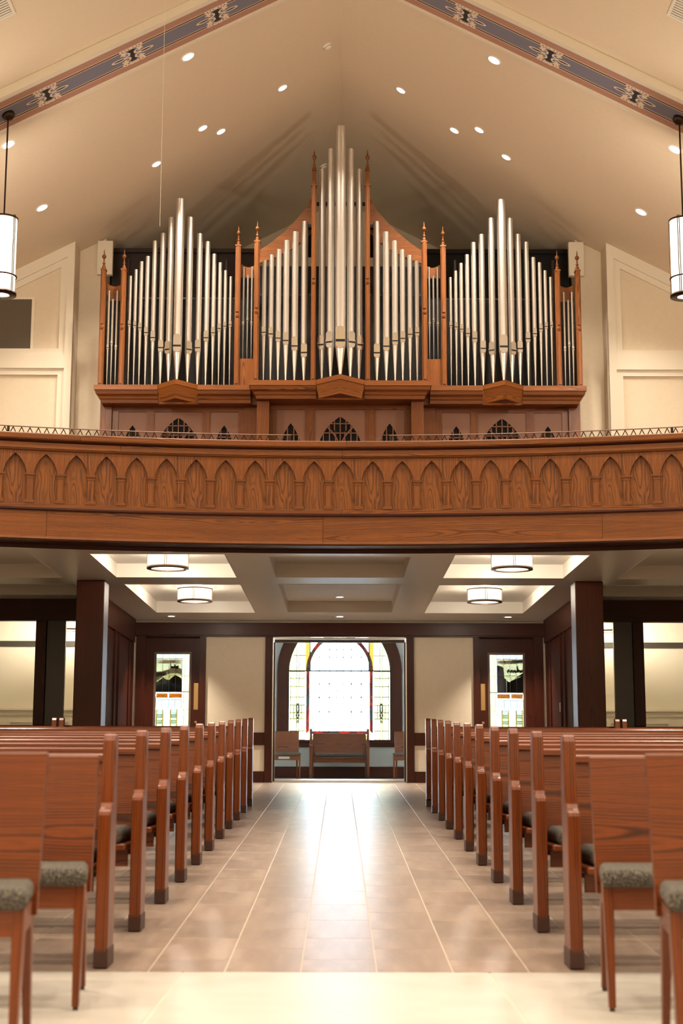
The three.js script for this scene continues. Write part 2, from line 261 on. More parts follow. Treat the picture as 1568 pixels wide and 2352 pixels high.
// ---------------------------------------------------------------- balcony
const RC = 13.2, DC = 15.07 - RC;
const arc = (s, out, y) => { const a = s / RC, r = RC - out; return new THREE.Vector3(r * Math.sin(a), y, -(DC + r * Math.cos(a))); };
const ARC = 6.02;
{
  // balcony floor and coffered soffit
  const bf = structure(group('floor'), 'stepped balcony floor behind the oak front', 'floor');
  const edge = (off) => lin(-ARC, ARC, 40).map((s) => { const p = arc(s, off, 0); return [Math.max(-HALF, Math.min(HALF, p.x)), -p.z]; });
  const deck = (D0, y0, y1) => { const pts = D0 ? [[-HALF, D0], [HALF, D0]] : edge(-0.14); return flatUV(extrude([...pts, [HALF, GABLE], [-HALF, GABLE]].reverse(), y1 - y0).rotateX(-Math.PI / 2).translate(0, y0, 0), 1.5); };
  mesh('deck', deck(0, 3.2, 3.32), M.dark[0], bf); mesh('step', deck(16.7, 3.33, 3.75), M.dark[0], bf); mesh('step', deck(17.9, 3.76, 4.2), M.dark[0], bf);
  const so = structure(group('ceiling'), 'white coffered ceiling under the balcony', 'ceiling');
  const C = [[-0.727, 0.727, 15.6, 17.27], [-0.722, 0.722, 17.93, 21.1]];
  for (const s of [-1, 1]) for (const c of [[1.18, 2.55, 15.42, 17.29], [1.18, 2.55, 17.97, 21.17], [3.173, 5.3, 15.1, 17.35], [3.173, 5.3, 17.97, 19.06]]) C.push(s < 0 ? [-c[1], -c[0], c[2], c[3]] : c);
  const holes = C.map(([a, b, c, d]) => [[a, c], [b, c], [b, d], [a, d]]);
  const outline = [...edge(-0.292).map(([x, d]) => [x, d]), [HALF, WALL], [-HALF, WALL]];
  mesh('soffit', flatUV(extrude(outline.map((p) => p).reverse(), 0.012, holes).rotateX(-Math.PI / 2).translate(0, SOFFIT, 0), 1.5), M.soffit, so);
  for (const [a, b, c, d] of C) {
    const t = 0.02, h = 0.155;
    mesh('coffer', flatUV(merge([box(a - t, b + t, SOFFIT + h, SOFFIT + h + t, c - t, d + t), box(a - t, a, SOFFIT + 0.012, SOFFIT + h, c - t, d + t), box(b, b + t, SOFFIT + 0.012, SOFFIT + h, c - t, d + t), box(a, b, SOFFIT + 0.012, SOFFIT + h, c - t, c), box(a, b, SOFFIT + 0.012, SOFFIT + h, d, d + t)]), 1.5), M.soffit, so);
    // thin bead round the coffer's mouth
    mesh('coffer_bead', merge([box(a - 0.012, b + 0.012, SOFFIT - 0.004, SOFFIT, c - 0.012, c), box(a - 0.012, b + 0.012, SOFFIT - 0.004, SOFFIT, d, d + 0.012), box(a - 0.012, a, SOFFIT - 0.004, SOFFIT, c, d), box(b, b + 0.012, SOFFIT - 0.004, SOFFIT, c, d)]), M.white, so);
  }
  mesh('crown_moulding', sweep([[-WALL, 2.955], [-WALL + 0.03, 2.955], [-WALL + 0.045, 2.985], [-WALL + 0.09, 3.0], [-WALL, 3.0]], [-3, 3], alongX), M.white, so);

  // curved oak front
  const b = tag(group('balcony_front'), 'curved oak balcony front carved with a row of pointed blind arches', 'balcony');
  const ST = lin(-ARC, ARC, 80), half = [[-ARC, 0.12], [0.12, ARC]];
  const run = (n, prof, m, joints) => { let k = 0; const cuts = [-ARC, ...joints, ARC]; for (let i = 0; i + 1 < cuts.length; i++) { const a = cuts[i] + (i ? 0.0015 : 0), c = cuts[i + 1] - (i + 2 < cuts.length ? 0.0015 : 0); mesh(n, sweep(prof, lin(a, c, Math.max(4, Math.round((c - a) / 0.15))), arc), m[(k++) % m.length], b); } };
  run('cap_rail', [[-0.16, 4.027], [0.06, 4.027], [0.068, 4.04], [0.068, 4.085], [0.06, 4.094], [-0.16, 4.094]], M.oak, [-2.6, 0.06, 2.9]);
  run('cap_moulding', [[-0.1, 4.005], [0.035, 4.005], [0.05, 4.016], [0.055, 4.0265], [-0.1, 4.0265]], [M.dark[0]], [0]);
  run('frieze_board', [[-0.1, 3.947], [0.03, 3.947], [0.03, 4.0045], [-0.1, 4.0045]], [M.oak[1], M.oak[2], M.oak[0]], [-2.2, 0.02, 2.4]);
  run('frieze_moulding', [[-0.1, 3.925], [0.008, 3.925], [0.022, 3.936], [0.02, 3.9465], [-0.1, 3.9465]], [M.oak[0]], [0.02]);
  run('base_rail', [[-0.1, 3.359], [0.014, 3.359], [0.014, 3.404], [-0.1, 3.404]], [M.oak[2], M.oak[0]], [0.02]);
  run('base_moulding', [[-0.1, 3.328], [0.03, 3.328], [0.034, 3.34], [0.02, 3.3585], [-0.1, 3.3585]], [M.dark[0]], [0.02]);
  run('apron_board', [[-0.1, 3.074], [0.01, 3.074], [0.01, 3.3275], [-0.1, 3.3275]], [M.oak[1], M.oak[0], M.oak[2]], [-2.9, -0.17, 2.6]);
  run('bottom_bead', [[-0.14, 3.043], [0.02, 3.043], [0.026, 3.05], [0.02, 3.0735], [-0.14, 3.0735]], [M.oak[0]], [-0.17]);
  run('bottom_fillet', [[-0.3, SOFFIT - 0.002], [-0.28, SOFFIT - 0.002], [-0.28, 3.034], [0.012, 3.034], [0.012, 3.0425], [-0.3, 3.0425]], [M.dark[1]], []);
  const P = 0.296, X0 = 0.033, n = 20, back = 3.404, top = 3.925;
  const arch = lancet(0, 0.117, 3.66, 3.898, 8, back);
  const gFrame = grain(extrude([[-P / 2, back], [P / 2, back], [P / 2, top], [-P / 2, top]], 0.045, [arch.slice().reverse()]), 'y');
  const frames = [0, 1, 2].map(() => grain(gFrame.clone(), 'y')), panels = lin(0, 5, 5).map((k) => { const g = grain(box(-P / 2, P / 2, back, top, 0, 0.012), 'y'), p = g.attributes.position; for (let i = 0; i < p.count; i++) g.attributes.uv.setXY(i, (p.getY(i) - back) / GL * (k % 2 ? 1 : -1) + [0.31, 0.01, 0.64, 0.34, 0.97, 0.67][Math.round(k)] , (p.getX(i) + P / 2) / GW + 0.08); return g; });
  const pil = () => merge([wrbox('y', 0.003, -0.031, 0.031, 3.43, 3.655, -0.012, 0.012), wbox('x', -0.05, 0.05, 3.404, 3.424, -0.022, 0.012), wbox('x', -0.041, 0.041, 3.424, 3.437, -0.016, 0.012), wbox('x', -0.036, 0.036, 3.648, 3.654, -0.016, 0.012), wbox('x', -0.036, 0.036, 3.654, 3.672, -0.014, 0.012), wbox('x', -0.043, 0.043, 3.672, 3.681, -0.02, 0.012), wbox('x', -0.05, 0.05, 3.681, 3.695, -0.026, 0.012)]);
  const pils = [pil(), pil(), pil()];
  for (let k = -n; k <= n; k++) {
    const s = X0 + k * P, a = s / RC, put = (o, out) => { const p = arc(s, out, 0); o.position.set(p.x, 0, p.z); o.rotation.y = -a; return o; };
    put(mesh('arch_frame', frames[(k + 60) % 3], M.oak[(k * 2 + 60) % 3], b), -0.045);
    put(mesh('arch_panel', panels[(k * 2 + 60) % 6], M.ply[(k + 60) % 3], b), -0.047);
    const s2 = s + P / 2, a2 = s2 / RC, p2 = arc(s2, 0.0, 0), o = mesh('pilaster', pils[(k + 60) % 3], M.oak[(k + 61) % 3], b); o.position.set(p2.x, 0, p2.z); o.rotation.y = -a2;
  }
  // low metal guard rail on the cap: two lengths with a gap in the middle
  for (const s of [-1, 1]) {
    const r = tag(group('guard_rail'), `low bronze zigzag guard rail on the ${s < 0 ? 'left' : 'right'} half of the balcony cap`, 'railing');
    const s0 = 0.5, s1 = 5.9, y0 = 4.097, y1 = 4.172, bars = [], at = (t, y, o = -0.05) => arc(s * t, o, y);
    mesh('top_bar', sweep([[-0.06, y1], [-0.04, y1], [-0.038, y1 + 0.004], [-0.041, y1 + 0.008], [-0.059, y1 + 0.008], [-0.062, y1 + 0.004]], lin(s * s0, s * s1, 60), arc), M.alu, r);
    for (let i = 0; i < 66; i++) { const a = s0 + 0.03 + i * 0.0815; mesh('chevron', [bar(at(a, y0), at(a + 0.034, y1 - 0.004), 0.005, 6), bar(at(a + 0.034, y1 - 0.004), at(a + 0.068, y0), 0.005, 6)], M.bronze, r); }
    for (const t of [s0 + 0.01, 1.75, 3.3, 4.8]) mesh('rail_post', bar(at(t, y0), at(t, y1), 0.013, 8), M.bronze, r);
  }
}
// ---------------------------------------------------------------- back wall under the balcony, doors, narthex
const OP = 0.98;                                                                 // half width of the middle opening
{
  const w = structure(group('wall_back'), 'cream back wall with dark oak trim round the middle opening and two doors', 'wall');
  const wallPiece = (x0, x1, y0, y1) => mesh('plaster', flatUV(box(x0, x1, y0, y1, WALL, WALL + 0.18), 1.5), M.wall, w);
  const d0 = 1.98, d1 = 2.86;                                                    // side door openings
  for (const s of [-1, 1]) {
    const X = (a, b) => s < 0 ? [-b, -a] : [a, b];
    wallPiece(...X(OP, d0), FLOOR2 - 0.1, SOFFIT); wallPiece(...X(d1, HALF), FLOOR2 - 0.1, SOFFIT + 0.2); wallPiece(...X(d0, d1), 2.763, SOFFIT);
    mesh('opening_casing', wbox('y', ...X(OP - 0.005, OP + 0.103), FLOOR2, 2.763, WALL - 0.03, WALL), M.dark[1], w);
    mesh('jamb_lining', wbox('y', ...X(OP - 0.02, OP + 0.0), FLOOR2, 2.75, WALL, WALL + 0.18), M.dark[0], w);
    mesh('door_casing', wbox('y', ...X(d0 - 0.035, d0 + 0.055), floorY(22.2), 2.763, WALL - 0.035, WALL), M.dark[0], w);
    mesh('door_casing', wbox('y', ...X(d1 - 0.03, d1 + 0.1), floorY(22.2), 2.763, WALL - 0.035, WALL), M.dark[0], w);
    mesh('chair_rail', wbox('x', ...X(OP + 0.104, d0 - 0.036), 1.19, 1.371, WALL - 0.02, WALL), M.dark[0], w);
    mesh('skirting_board', wbox('x', ...X(OP + 0.104, d0 - 0.036), FLOOR2 - 0.02, 0.819, WALL - 0.02, WALL), M.dark[0], w);
  }
  wallPiece(-OP, OP, 2.763, SOFFIT);
  mesh('header_beam', [wbox('x', -3.0, -0.5, 2.775, 2.955, WALL - 0.08, WALL), wbox('x', -0.5, 1.4, 2.775, 2.955, WALL - 0.08, WALL), wbox('x', 1.4, 3.0, 2.775, 2.955, WALL - 0.08, WALL), wbox('x', -3, 3, 2.755, 2.775, WALL - 0.05, WALL)], M.dark[0], w);
  mesh('threshold', box(-OP + 0.02, OP - 0.02, FLOOR2 - 0.05, FLOOR2 + 0.008, WALL - 0.04, WALL + 0.2), M.alu, w);

  // aluminium frame of the opening with its rail
  const fr = tag(group('door_frame'), 'slim polished metal frame lining the middle opening to the entrance hall', 'frame');
  mesh('upright', [box(-OP + 0.005, -OP + 0.02, FLOOR2 + 0.01, 2.74, WALL - 0.02, WALL + 0.06)], M.alu, fr);
  mesh('upright', [box(OP - 0.02, OP - 0.005, FLOOR2 + 0.01, 2.74, WALL - 0.02, WALL + 0.06)], M.alu, fr);
  mesh('stop', [box(-OP + 0.021, -OP + 0.045, FLOOR2 + 0.01, 2.68, WALL + 0.0, WALL + 0.06)], M.bronze, fr);
  mesh('stop', [box(OP - 0.045, OP - 0.021, FLOOR2 + 0.01, 2.68, WALL + 0.0, WALL + 0.06)], M.bronze, fr);
  mesh('head', box(-OP + 0.035, OP - 0.035, 2.715, 2.745, WALL - 0.02, WALL + 0.06), M.alu, fr);
  mesh('head_stop', box(-OP + 0.035, OP - 0.035, 2.675, 2.712, WALL - 0.01, WALL + 0.06), M.bronze, fr);

  // side doors with stained glass lights
  for (const s of [-1, 1]) {
    const d = structure(group(s < 0 ? 'door_1' : 'door_2'), `dark wooden door with a stained glass light showing a ${s < 0 ? 'castle on a hill' : 'town by a river'}`, 'door');
    const X = (a, b) => s < 0 ? [-b, -a] : [a, b], Dd = WALL + 0.1, T = 0.045;
    const gx0 = 2.197, gx1 = 2.683, gy0 = 1.02, gy1 = 2.509, y0 = FLOOR2 + 0.012, y1 = 2.762;
    mesh('stile', wbox('y', ...X(2.0, gx0 - 0.03), y0, y1, Dd, Dd + T), M.dark[1], d); mesh('stile', wbox('y', ...X(gx1 + 0.03, 2.85), y0, y1, Dd, Dd + T), M.dark[1], d);
    mesh('rail', wbox('x', ...X(gx0 - 0.03, gx1 + 0.03), gy1 + 0.03, y1, Dd, Dd + T), M.dark[1], d); mesh('rail', wbox('x', ...X(gx0 - 0.03, gx1 + 0.03), y0, gy0 - 0.03, Dd, Dd + T), M.dark[1], d);
    mesh('glazing_bead', [box(...X(gx0 - 0.03, gx0), gy0, gy1 + 0.03, Dd - 0.006, Dd + T), box(...X(gx1, gx1 + 0.03), gy0, gy1 + 0.03, Dd - 0.006, Dd + T), box(...X(gx0, gx1), gy1, gy1 + 0.03, Dd - 0.006, Dd + T), box(...X(gx0, gx1), gy0 - 0.03, gy0, Dd - 0.006, Dd + T)], std({ color: 0x5a4638, roughness: 0.4 }), d);
    mesh('push_plate', rbox(...X(2.06, 2.125), 1.7, 2.085, Dd - 0.004, Dd + 0.001, 0.002), M.brass, d);
    const lock = new THREE.CylinderGeometry(0.018, 0.02, 0.012, 20); lock.rotateX(Math.PI / 2); lock.translate(s * 2.089, 1.521, -Dd + 0.005); mesh('lock', lock, M.brass, d);
    // the panes; u runs 0..1 from the plate side of the picture, as in the photograph the plain border faces the aisle
    const K = 0.935, U = (u) => s < 0 ? -gx1 + u * (gx1 - gx0) : gx1 - u * (gx1 - gx0), pane = (u0, u1, v0, v1, m, n = 'pane') => { const a = U(u0), b2 = U(u1); mesh(n, box(Math.min(a, b2), Math.max(a, b2), gy1 - v1 * K, gy1 - v0 * K, Dd + 0.02, Dd + 0.024), m, d); };
    const bu = 0.78, bw = 0.84;                                                  // picture ends, white strip, cream strip
    for (let i = 0; i < 4; i++) pane(bu * i / 4, bu * (i + 1) / 4, 0, 0.066, M.dBlue);
    const cuts = [0, 0.066, 0.34, 0.585, 0.87, (gy1 - gy0) / K];
    for (let i = 0; i < 5; i++) { pane(bu, bw, cuts[i], cuts[i + 1], M.dWhite); pane(bw, 1, cuts[i], cuts[i + 1], M.dCream); }
    // painted landscape glass
    const cv = document.createElement('canvas'); cv.width = 256; cv.height = 360; const c = cv.getContext('2d'), R = mulberry(s < 0 ? 11 : 12);
    c.fillStyle = '#d8d6ba'; c.fillRect(0, 0, 256, 360);
    for (let i = 0; i < 60; i++) { c.fillStyle = `rgba(${i % 2 ? '120,96,84' : '168,150,120'},0.35)`; c.fillRect(R() * 180, 16 + R() * 34, 40 + R() * 80, 3 + R() * 5); }
    const hill = (pts, f) => { c.fillStyle = f; c.beginPath(); c.moveTo(0, 360); pts.forEach((p) => c.lineTo(p[0], p[1])); c.lineTo(256, 360); c.closePath(); c.fill(); };
    if (s < 0) {
      hill([[0, 150], [60, 140], [120, 120], [150, 104], [230, 104], [256, 120]], '#8c8066'); c.fillStyle = '#33271f';
      for (const [x, w2, h] of [[138, 10, 46], [148, 30, 22], [176, 16, 40], [190, 24, 24], [212, 8, 34]]) c.fillRect(x, 106 - h, w2, h);
      for (let i = 0; i < 12; i++) { c.beginPath(); c.moveTo(i * 8 - 4, 190); c.lineTo(i * 8 + 2, 130 + R() * 24); c.lineTo(i * 8 + 8, 190); c.fill(); }
      hill([[0, 252], [60, 200], [120, 168], [200, 160], [256, 176]], '#cfc9a0'); hill([[0, 262], [70, 208], [110, 232], [256, 230]], '#6a665c'); hill([[130, 300], [140, 220], [190, 182], [230, 200], [256, 230]], '#34332f');
      hill([[0, 300], [140, 270], [256, 280]], '#4b4a46');
      c.strokeStyle = 'rgba(40,36,30,0.6)'; for (let i = 0; i < 26; i++) { c.beginPath(); c.moveTo(R() * 250, 170 + R() * 170); c.lineTo(R() * 250, 190 + R() * 160); c.stroke(); }
    } else {
      for (let i = 0; i < 40; i++) { c.fillStyle = 'rgba(60,56,54,0.5)'; c.fillRect(130 + R() * 100, 6 + R() * 34, 30 + R() * 50, 3 + R() * 4); }
      c.fillStyle = '#4d3224'; for (let i = 0; i < 14; i++) c.fillRect(100 + i * 11, 128 - R() * 22, 10, 30); c.fillRect(196, 84, 14, 60); c.fillRect(200, 68, 6, 20);
      hill([[0, 70], [50, 82], [62, 96], [74, 200], [90, 210], [92, 360]], '#6f6863'); c.fillStyle = '#20302c'; c.fillRect(0, 70, 24, 60);
      c.fillStyle = '#2a2724'; c.beginPath(); c.moveTo(94, 360); c.lineTo(94, 230); c.lineTo(120, 250); c.lineTo(256, 150); c.lineTo(256, 360); c.fill();
      c.strokeStyle = '#d9d3ad'; c.lineWidth = 5; c.beginPath(); c.moveTo(120, 240); c.lineTo(232, 190); c.stroke(); c.lineWidth = 1.5; c.strokeStyle = 'rgba(150,146,140,0.6)'; for (let i = 0; i < 16; i++) { c.beginPath(); c.moveTo(110 + R() * 130, 260 + R() * 50); c.lineTo(110 + R() * 130, 290 + R() * 60); c.stroke(); }
      for (let i = 0; i < 9; i++) { c.fillStyle = '#cfc9a6'; c.beginPath(); c.arc(66 + R() * 30, 180 + R() * 40, 4 + R() * 7, 0, 7); c.fill(); }
    }
    const tx = new THREE.CanvasTexture(cv); tx.colorSpace = THREE.SRGBColorSpace;
    const pic = phys({ map: tx, color: new THREE.Color().setRGB(0.24, 0.24, 0.24), transmission: 1, thickness: 0, roughness: 0.12 });
    for (let i = 0; i < 4; i++) for (let j = 0; j < 2; j++) {
      const u0 = bu * i / 4, u1 = bu * (i + 1) / 4, v0 = j ? 0.326 : 0.066, v1 = j ? 0.585 : 0.326, a = Math.min(U(u0), U(u1)), e = Math.max(U(u0), U(u1));
      const g = new THREE.BoxGeometry(e - a, (v1 - v0) * K, 0.004), p = g.attributes.position, uv = g.attributes.uv; g.translate((a + e) / 2, gy1 - K * (v0 + v1) / 2, -Dd - 0.022);
      const xa = Math.min(U(0), U(bu)), xb = Math.max(U(0), U(bu)); for (let k = 0; k < p.count; k++) uv.setXY(k, (p.getX(k) - xa) / (xb - xa), 1 - ((gy1 - p.getY(k)) / K - 0.066) / 0.519);
      mesh('painted_pane', g, pic, d);
    }
    pane(0, bu / 2, 0.59, 0.615, M.dWhite); pane(bu / 2, bu, 0.59, 0.615, M.dWhite);
    for (const [a, e] of [[0.01, bu * 0.46], [bu * 0.52, bu]]) {
      pane(a, e, 0.615, 0.677, M.gAmber, 'lettered_pane');
      const xa = U(a), xe = U(e), lx = Math.min(xa, xe), ww = Math.abs(xe - xa), scr = [];
      for (let k = 0; k < 9; k++) { const x = lx + ww * (0.14 + 0.08 * k), h = 0.006 + R() * 0.01; scr.push(box(x, x + 0.006, gy1 - 0.655 * K, gy1 - 0.655 * K + h, Dd + 0.0185, Dd + 0.0195), box(x, x + 0.011, gy1 - 0.655 * K + h * 0.6, gy1 - 0.655 * K + h * 0.6 + 0.002, Dd + 0.0185, Dd + 0.0195)); }
      mesh('lettering', scr, M.lead, d);
    }
    pane(bu * 0.46, bu * 0.52, 0.615, 0.677, M.dWhite); pane(0, bu, 0.677, 0.712, M.dWhite);
    for (let i = 0; i < 4; i++) pane(bu * i / 4, bu * (i + 1) / 4, 0.712, 0.845, M.dBlue);
    for (const o of [0.02, 0.44]) {
      pane(o, o + 0.03, 0.85, cuts[5], M.gYellow); pane(o + 0.19, o + 0.22, 0.85, cuts[5], M.gYellow); pane(o + 0.03, o + 0.19, 0.85, 0.935, M.dBlue, 'diamond_pane');
      const cxm = U(o + 0.11), sq = []; for (let k = 0; k < 4; k++) { const a = k * Math.PI / 2 + 0.5, p = (r, t) => new THREE.Vector3(cxm + r * Math.cos(t), gy1 - 0.893 * K + r * Math.sin(t), -Dd - 0.018); sq.push(bar(p(0.02, a), p(0.02, a + Math.PI / 2), 0.0018, 5), bar(p(0.02, a), p(0.05, a + 0.5), 0.0018, 5)); } mesh('lead_star', sq, M.lead, d);
      for (const v of [0.94, 1.03, 1.12, 1.21, 1.3, 1.39]) { { pane(o + 0.03, o + 0.11, v, v + 0.045, M.gGreen); pane(o + 0.11, o + 0.19, v, v + 0.045, M.gGreen); pane(o + 0.03, o + 0.19, v + 0.047, v + 0.088, M.dCream); } }
    }
    pane(0.0, 0.02, 0.85, cuts[5], M.dWhite); pane(0.24, 0.44, 0.85, cuts[5], M.dWhite); pane(0.66, bu, 0.85, cuts[5], M.dWhite);
    const came = []; for (const v of [0.066, 0.326, 0.59, 0.615, 0.677, 0.712, 0.845]) came.push(box(...[U(0), U(bu)].sort((a, e) => a - e), gy1 - v * K - 0.0022, gy1 - v * K + 0.0022, Dd + 0.017, Dd + 0.026));
    came.push(box(...[U(0), U(1)].sort((a, e) => a - e), gy1 - 0.592 * K, gy1 - 0.583 * K, Dd + 0.016, Dd + 0.028));
    for (const u of [bu / 4, bu / 2, bu * 0.75, bu, bw]) came.push(box(U(u) - 0.002, U(u) + 0.002, u === bu || u === bw ? gy0 : gy1 - 0.585 * K, gy1, Dd + 0.017, Dd + 0.026));
    for (const u of [bu / 4, bu / 2, bu * 0.75]) came.push(box(U(u) - 0.002, U(u) + 0.002, gy1 - 0.845 * K, gy1 - 0.712 * K, Dd + 0.017, Dd + 0.026));
    for (const o of [0.02, 0.05, 0.21, 0.24, 0.44, 0.47, 0.63, 0.66]) came.push(box(U(o) - 0.0018, U(o) + 0.0018, gy0, gy1 - 0.85 * K, Dd + 0.017, Dd + 0.026));
    for (const o of [0.05, 0.47]) for (const v of [0.937, 0.985, 1.03, 1.075]) came.push(box(...[U(o), U(o + 0.16)].sort((a, e) => a - e), gy1 - v * K - 0.003, gy1 - v * K + 0.003, Dd + 0.017, Dd + 0.026));
    for (const v of [0.34, 0.87]) came.push(box(...[U(bu), U(1)].sort((a, e) => a - e), gy1 - v * K - 0.002, gy1 - v * K + 0.002, Dd + 0.017, Dd + 0.026));
    mesh('lead_came', came, M.lead, d);
  }
}
const ND = 30.6, NF = 0.69;                                                      // entrance hall: window wall depth, floor height
{
  const f = structure(group('floor'), 'tiled floor of the entrance hall beyond the opening', 'floor'); mesh('tiling', flatUV(box(-4.8, 4.8, NF - 0.2, NF, WALL + 0.2, ND), 0.8), M.tile[1], f);
  const w = structure(group('wall_hall'), 'pale blue grey walls of the entrance hall', 'wall');
  for (const s of [-1, 1]) mesh('plaster', [[NF, 1.5, WALL + 0.18, ND], [3.5, 4.2, WALL + 0.18, ND], [1.5, 3.5, WALL + 0.18, 23.2], [1.5, 3.5, 24.4, ND]].map((q) => flatUV(box(s < 0 ? -4.9 : 4.7, s < 0 ? -4.7 : 4.9, ...q), 1.5)), M.coolwall, w);
  mesh('plaster', [box(-4.7, 4.7, SOFFIT + 0.0, 4.2, WALL + 0.02, WALL + 0.18)].map((g) => flatUV(g, 1.5)), M.coolwall, w);
  mesh('hall_ceiling', box(-4.9, 4.9, 4.2, 4.4, WALL + 0.02, ND + 0.3), M.white, w);
  const wx = 1.045, arch = lancet(0, wx, 2.81, 3.88, 14, 1.435), win = (x0, x1, y0, y1) => [[x0, y0], [x1, y0], [x1, y1], [x0, y1]];
  mesh('window_wall', flatUV(extrude(win(-4.9, 4.9, NF - 0.2, 4.2), 0.25, [arch.slice().reverse(), win(-3.9, -2.75, 1.2, 3.4).reverse(), win(2.75, 3.9, 1.2, 3.4).reverse()]).translate(0, 0, -ND - 0.25), 1.5), M.coolwall, w);
  mesh('wainscot', [wbox('x', -4.7, -1.3, NF, 0.92, ND - 0.03, ND), wbox('x', -1.3, 1.3, NF, 0.92, ND - 0.03, ND), wbox('x', 1.3, 4.7, NF, 0.92, ND - 0.03, ND)], M.dark[0], w);
  mesh('sill_rail', [wbox('x', -4.7, 4.7, 1.3, 1.39, ND - 0.03, ND), wbox('x', -1.24, 1.24, 1.39, 1.435, ND - 0.07, ND)], M.dark[0], w);
  for (const s of [-1, 1]) { const p = structure(group(s < 0 ? 'window_2' : 'window_3'), `plain outer window seen through the ${s < 0 ? 'left' : 'right'} door light`, 'window'); const x0 = s < 0 ? -3.9 : 2.75; mesh('pane', box(x0, x0 + 1.15, 1.2, 3.4, ND + 0.1, ND + 0.104), M.clear, p); mesh('frame', [box(x0, x0 + 0.05, 1.2, 3.4, ND + 0.07, ND + 0.13), box(x0 + 1.1, x0 + 1.15, 1.2, 3.4, ND + 0.07, ND + 0.13), box(x0 + 0.05, x0 + 1.1, 1.2, 1.25, ND + 0.07, ND + 0.13), box(x0 + 0.05, x0 + 1.1, 3.35, 3.4, ND + 0.07, ND + 0.13)], M.dark[0], p); }
  for (const s of [-1, 1]) for (const D of [23.2]) { const p = structure(group(`window_${6 + (s > 0)}`), `plain ${s < 0 ? 'left' : 'right'} side window of the entrance hall, near the doors`, 'window'), E = 24.4, x = s * 4.8; mesh('pane', box(x - 0.002, x + 0.002, 1.55, 3.45, D + 0.05, E - 0.05), M.clear, p); mesh('frame', [box(x - 0.04, x + 0.04, 1.5, 1.55, D, E), box(x - 0.04, x + 0.04, 3.45, 3.5, D, E), box(x - 0.04, x + 0.04, 1.55, 3.45, D, D + 0.05), box(x - 0.04, x + 0.04, 1.55, 3.45, E - 0.05, E)], M.dark[0], p); }
  // arched stained glass window
  const g = structure(group('window_1'), 'large arched stained glass window glowing with daylight in the entrance hall', 'window');
  const outer = lancet(0, 1.245, 2.81, 4.1, 14, 1.435), inner = lancet(0, 1.03, 2.81, 3.86, 14, 1.435);
  mesh('casing', grain(extrude(outer, 0.07, [inner.slice().reverse()]).translate(0, 0, -ND), 'y'), M.dark[0], g);
  const Z = -ND - 0.1;
  const band = (w0, w1, h0, h1, d, m, n) => mesh(n, grain(extrude(lancet(0, w0, 2.81, h0, 14, 1.435), d, [lancet(0, w1, 2.81, h1, 14, 1.45).slice().reverse()]).translate(0, 0, Z), 'y'), m, g);
  band(1.045, 1.005, 3.88, 3.83, 0.1, M.dark[1], 'window_frame');
  const conv = lancet(0, 1.005, 2.81, 3.83, 14, 1.45), convIn = lancet(0, 0.6, 2.81, 3.52, 14, 1.62);
  const pane = (poly, cv, m) => { const p = clip(poly, cv); if (p.length < 3) return; let A = 0; p.forEach((q, i) => { const r = p[(i + 1) % p.length]; A += q[0] * r[1] - q[1] * r[0]; }); if (Math.abs(A) < 0.0016) return; mesh('pane', extrude(p, 0.004).translate(0, 0, Z + 0.03), m, g); };
  const rect = (x0, x1, y0, y1) => [[x0, y0], [x1, y0], [x1, y1], [x0, y1]];
  // outer lights: narrow white border, two columns with a white strip between, cream glass
  const rows = [1.45, 1.62, 1.86, 1.98, 2.13, 2.29, 2.5, 2.665, 2.8, 3.12, 3.35, 3.7];
  for (const s of [-1, 1]) for (let i = 0; i + 1 < rows.length; i++) { const q = (a, b, m) => pane(s < 0 ? rect(-b, -a, rows[i], rows[i + 1]) : rect(a, b, rows[i], rows[i + 1]), conv, m); if (i > 7) q(0.6, 0.68, M.gYellow); q(0.68, 0.815, M.gCream); q(0.815, 0.855, M.gWhite); q(0.855, 0.985, M.gCream); q(0.985, 1.005, M.gWhite); }
  for (let i = 0; i < 4; i++) pane(rect(-0.6 + i * 0.3, -0.3 + i * 0.3, 1.45, 1.545), conv, M.gCream);
  // middle light: columns of clear blue glass with lozenges at the crossings
  const cols = [-0.6, -0.405, -0.205, -0.055, 0.075, 0.235, 0.435, 0.6], ry = [1.62, 2.0, 2.285, 2.555, 2.81, 3.09, 3.24, 3.55];
  for (let i = 0; i < 7; i++) for (let j = 0; j < 7; j++) pane(rect(cols[i], cols[i + 1], ry[j], ry[j + 1]), convIn, (i + j) % 3 ? M.gBlue : M.gWhite);
  const lead = []; const zb = Z + 0.036;
  const L = (x0, y0, x1, y1, r = 0.0085) => lead.push(bar(new THREE.Vector3(x0, y0, zb), new THREE.Vector3(x1, y1, zb), r, 5));
  for (const x of cols.slice(1, 7)) { const top = 2.81 + Math.max(0, 0.71 * 0.99 * Math.sqrt(Math.max(0, 1 - ((Math.abs(x) + 0.11) / 0.71) ** 2))); L(x, 1.62, x, top); }
  for (const y of ry.slice(1, 4)) { L(-0.6, y, cols[3], y); L(cols[4], y, 0.6, y); for (const x of [cols[1], cols[2], cols[5], cols[6]]) { const a = 0.022, b = 0.04; lead.push(plain(extrude([[x - a, y], [x, y - b], [x + a, y], [x, y + b]], 0.004, [[[x - a + 0.006, y], [x, y + b - 0.009], [x + a - 0.006, y], [x, y - b + 0.009]]]).translate(0, 0, zb))); } }
  L(-0.5, 3.09, 0.5, 3.09); L(-0.4, 3.24, 0.4, 3.24); for (const y of [2.17, 2.42]) L(cols[3], y, cols[4], y);
  for (const s of [-1, 1]) { for (const y of rows.slice(1, 10)) L(s * 0.68, y, s * (y > 2.9 ? 0.93 : 1.0), y); for (const x of [0.815, 0.855, 0.985]) L(s * x, 1.45, s * x, x > 0.9 ? 2.95 : 3.3); }
  mesh('lead_came', lead, M.lead, g);
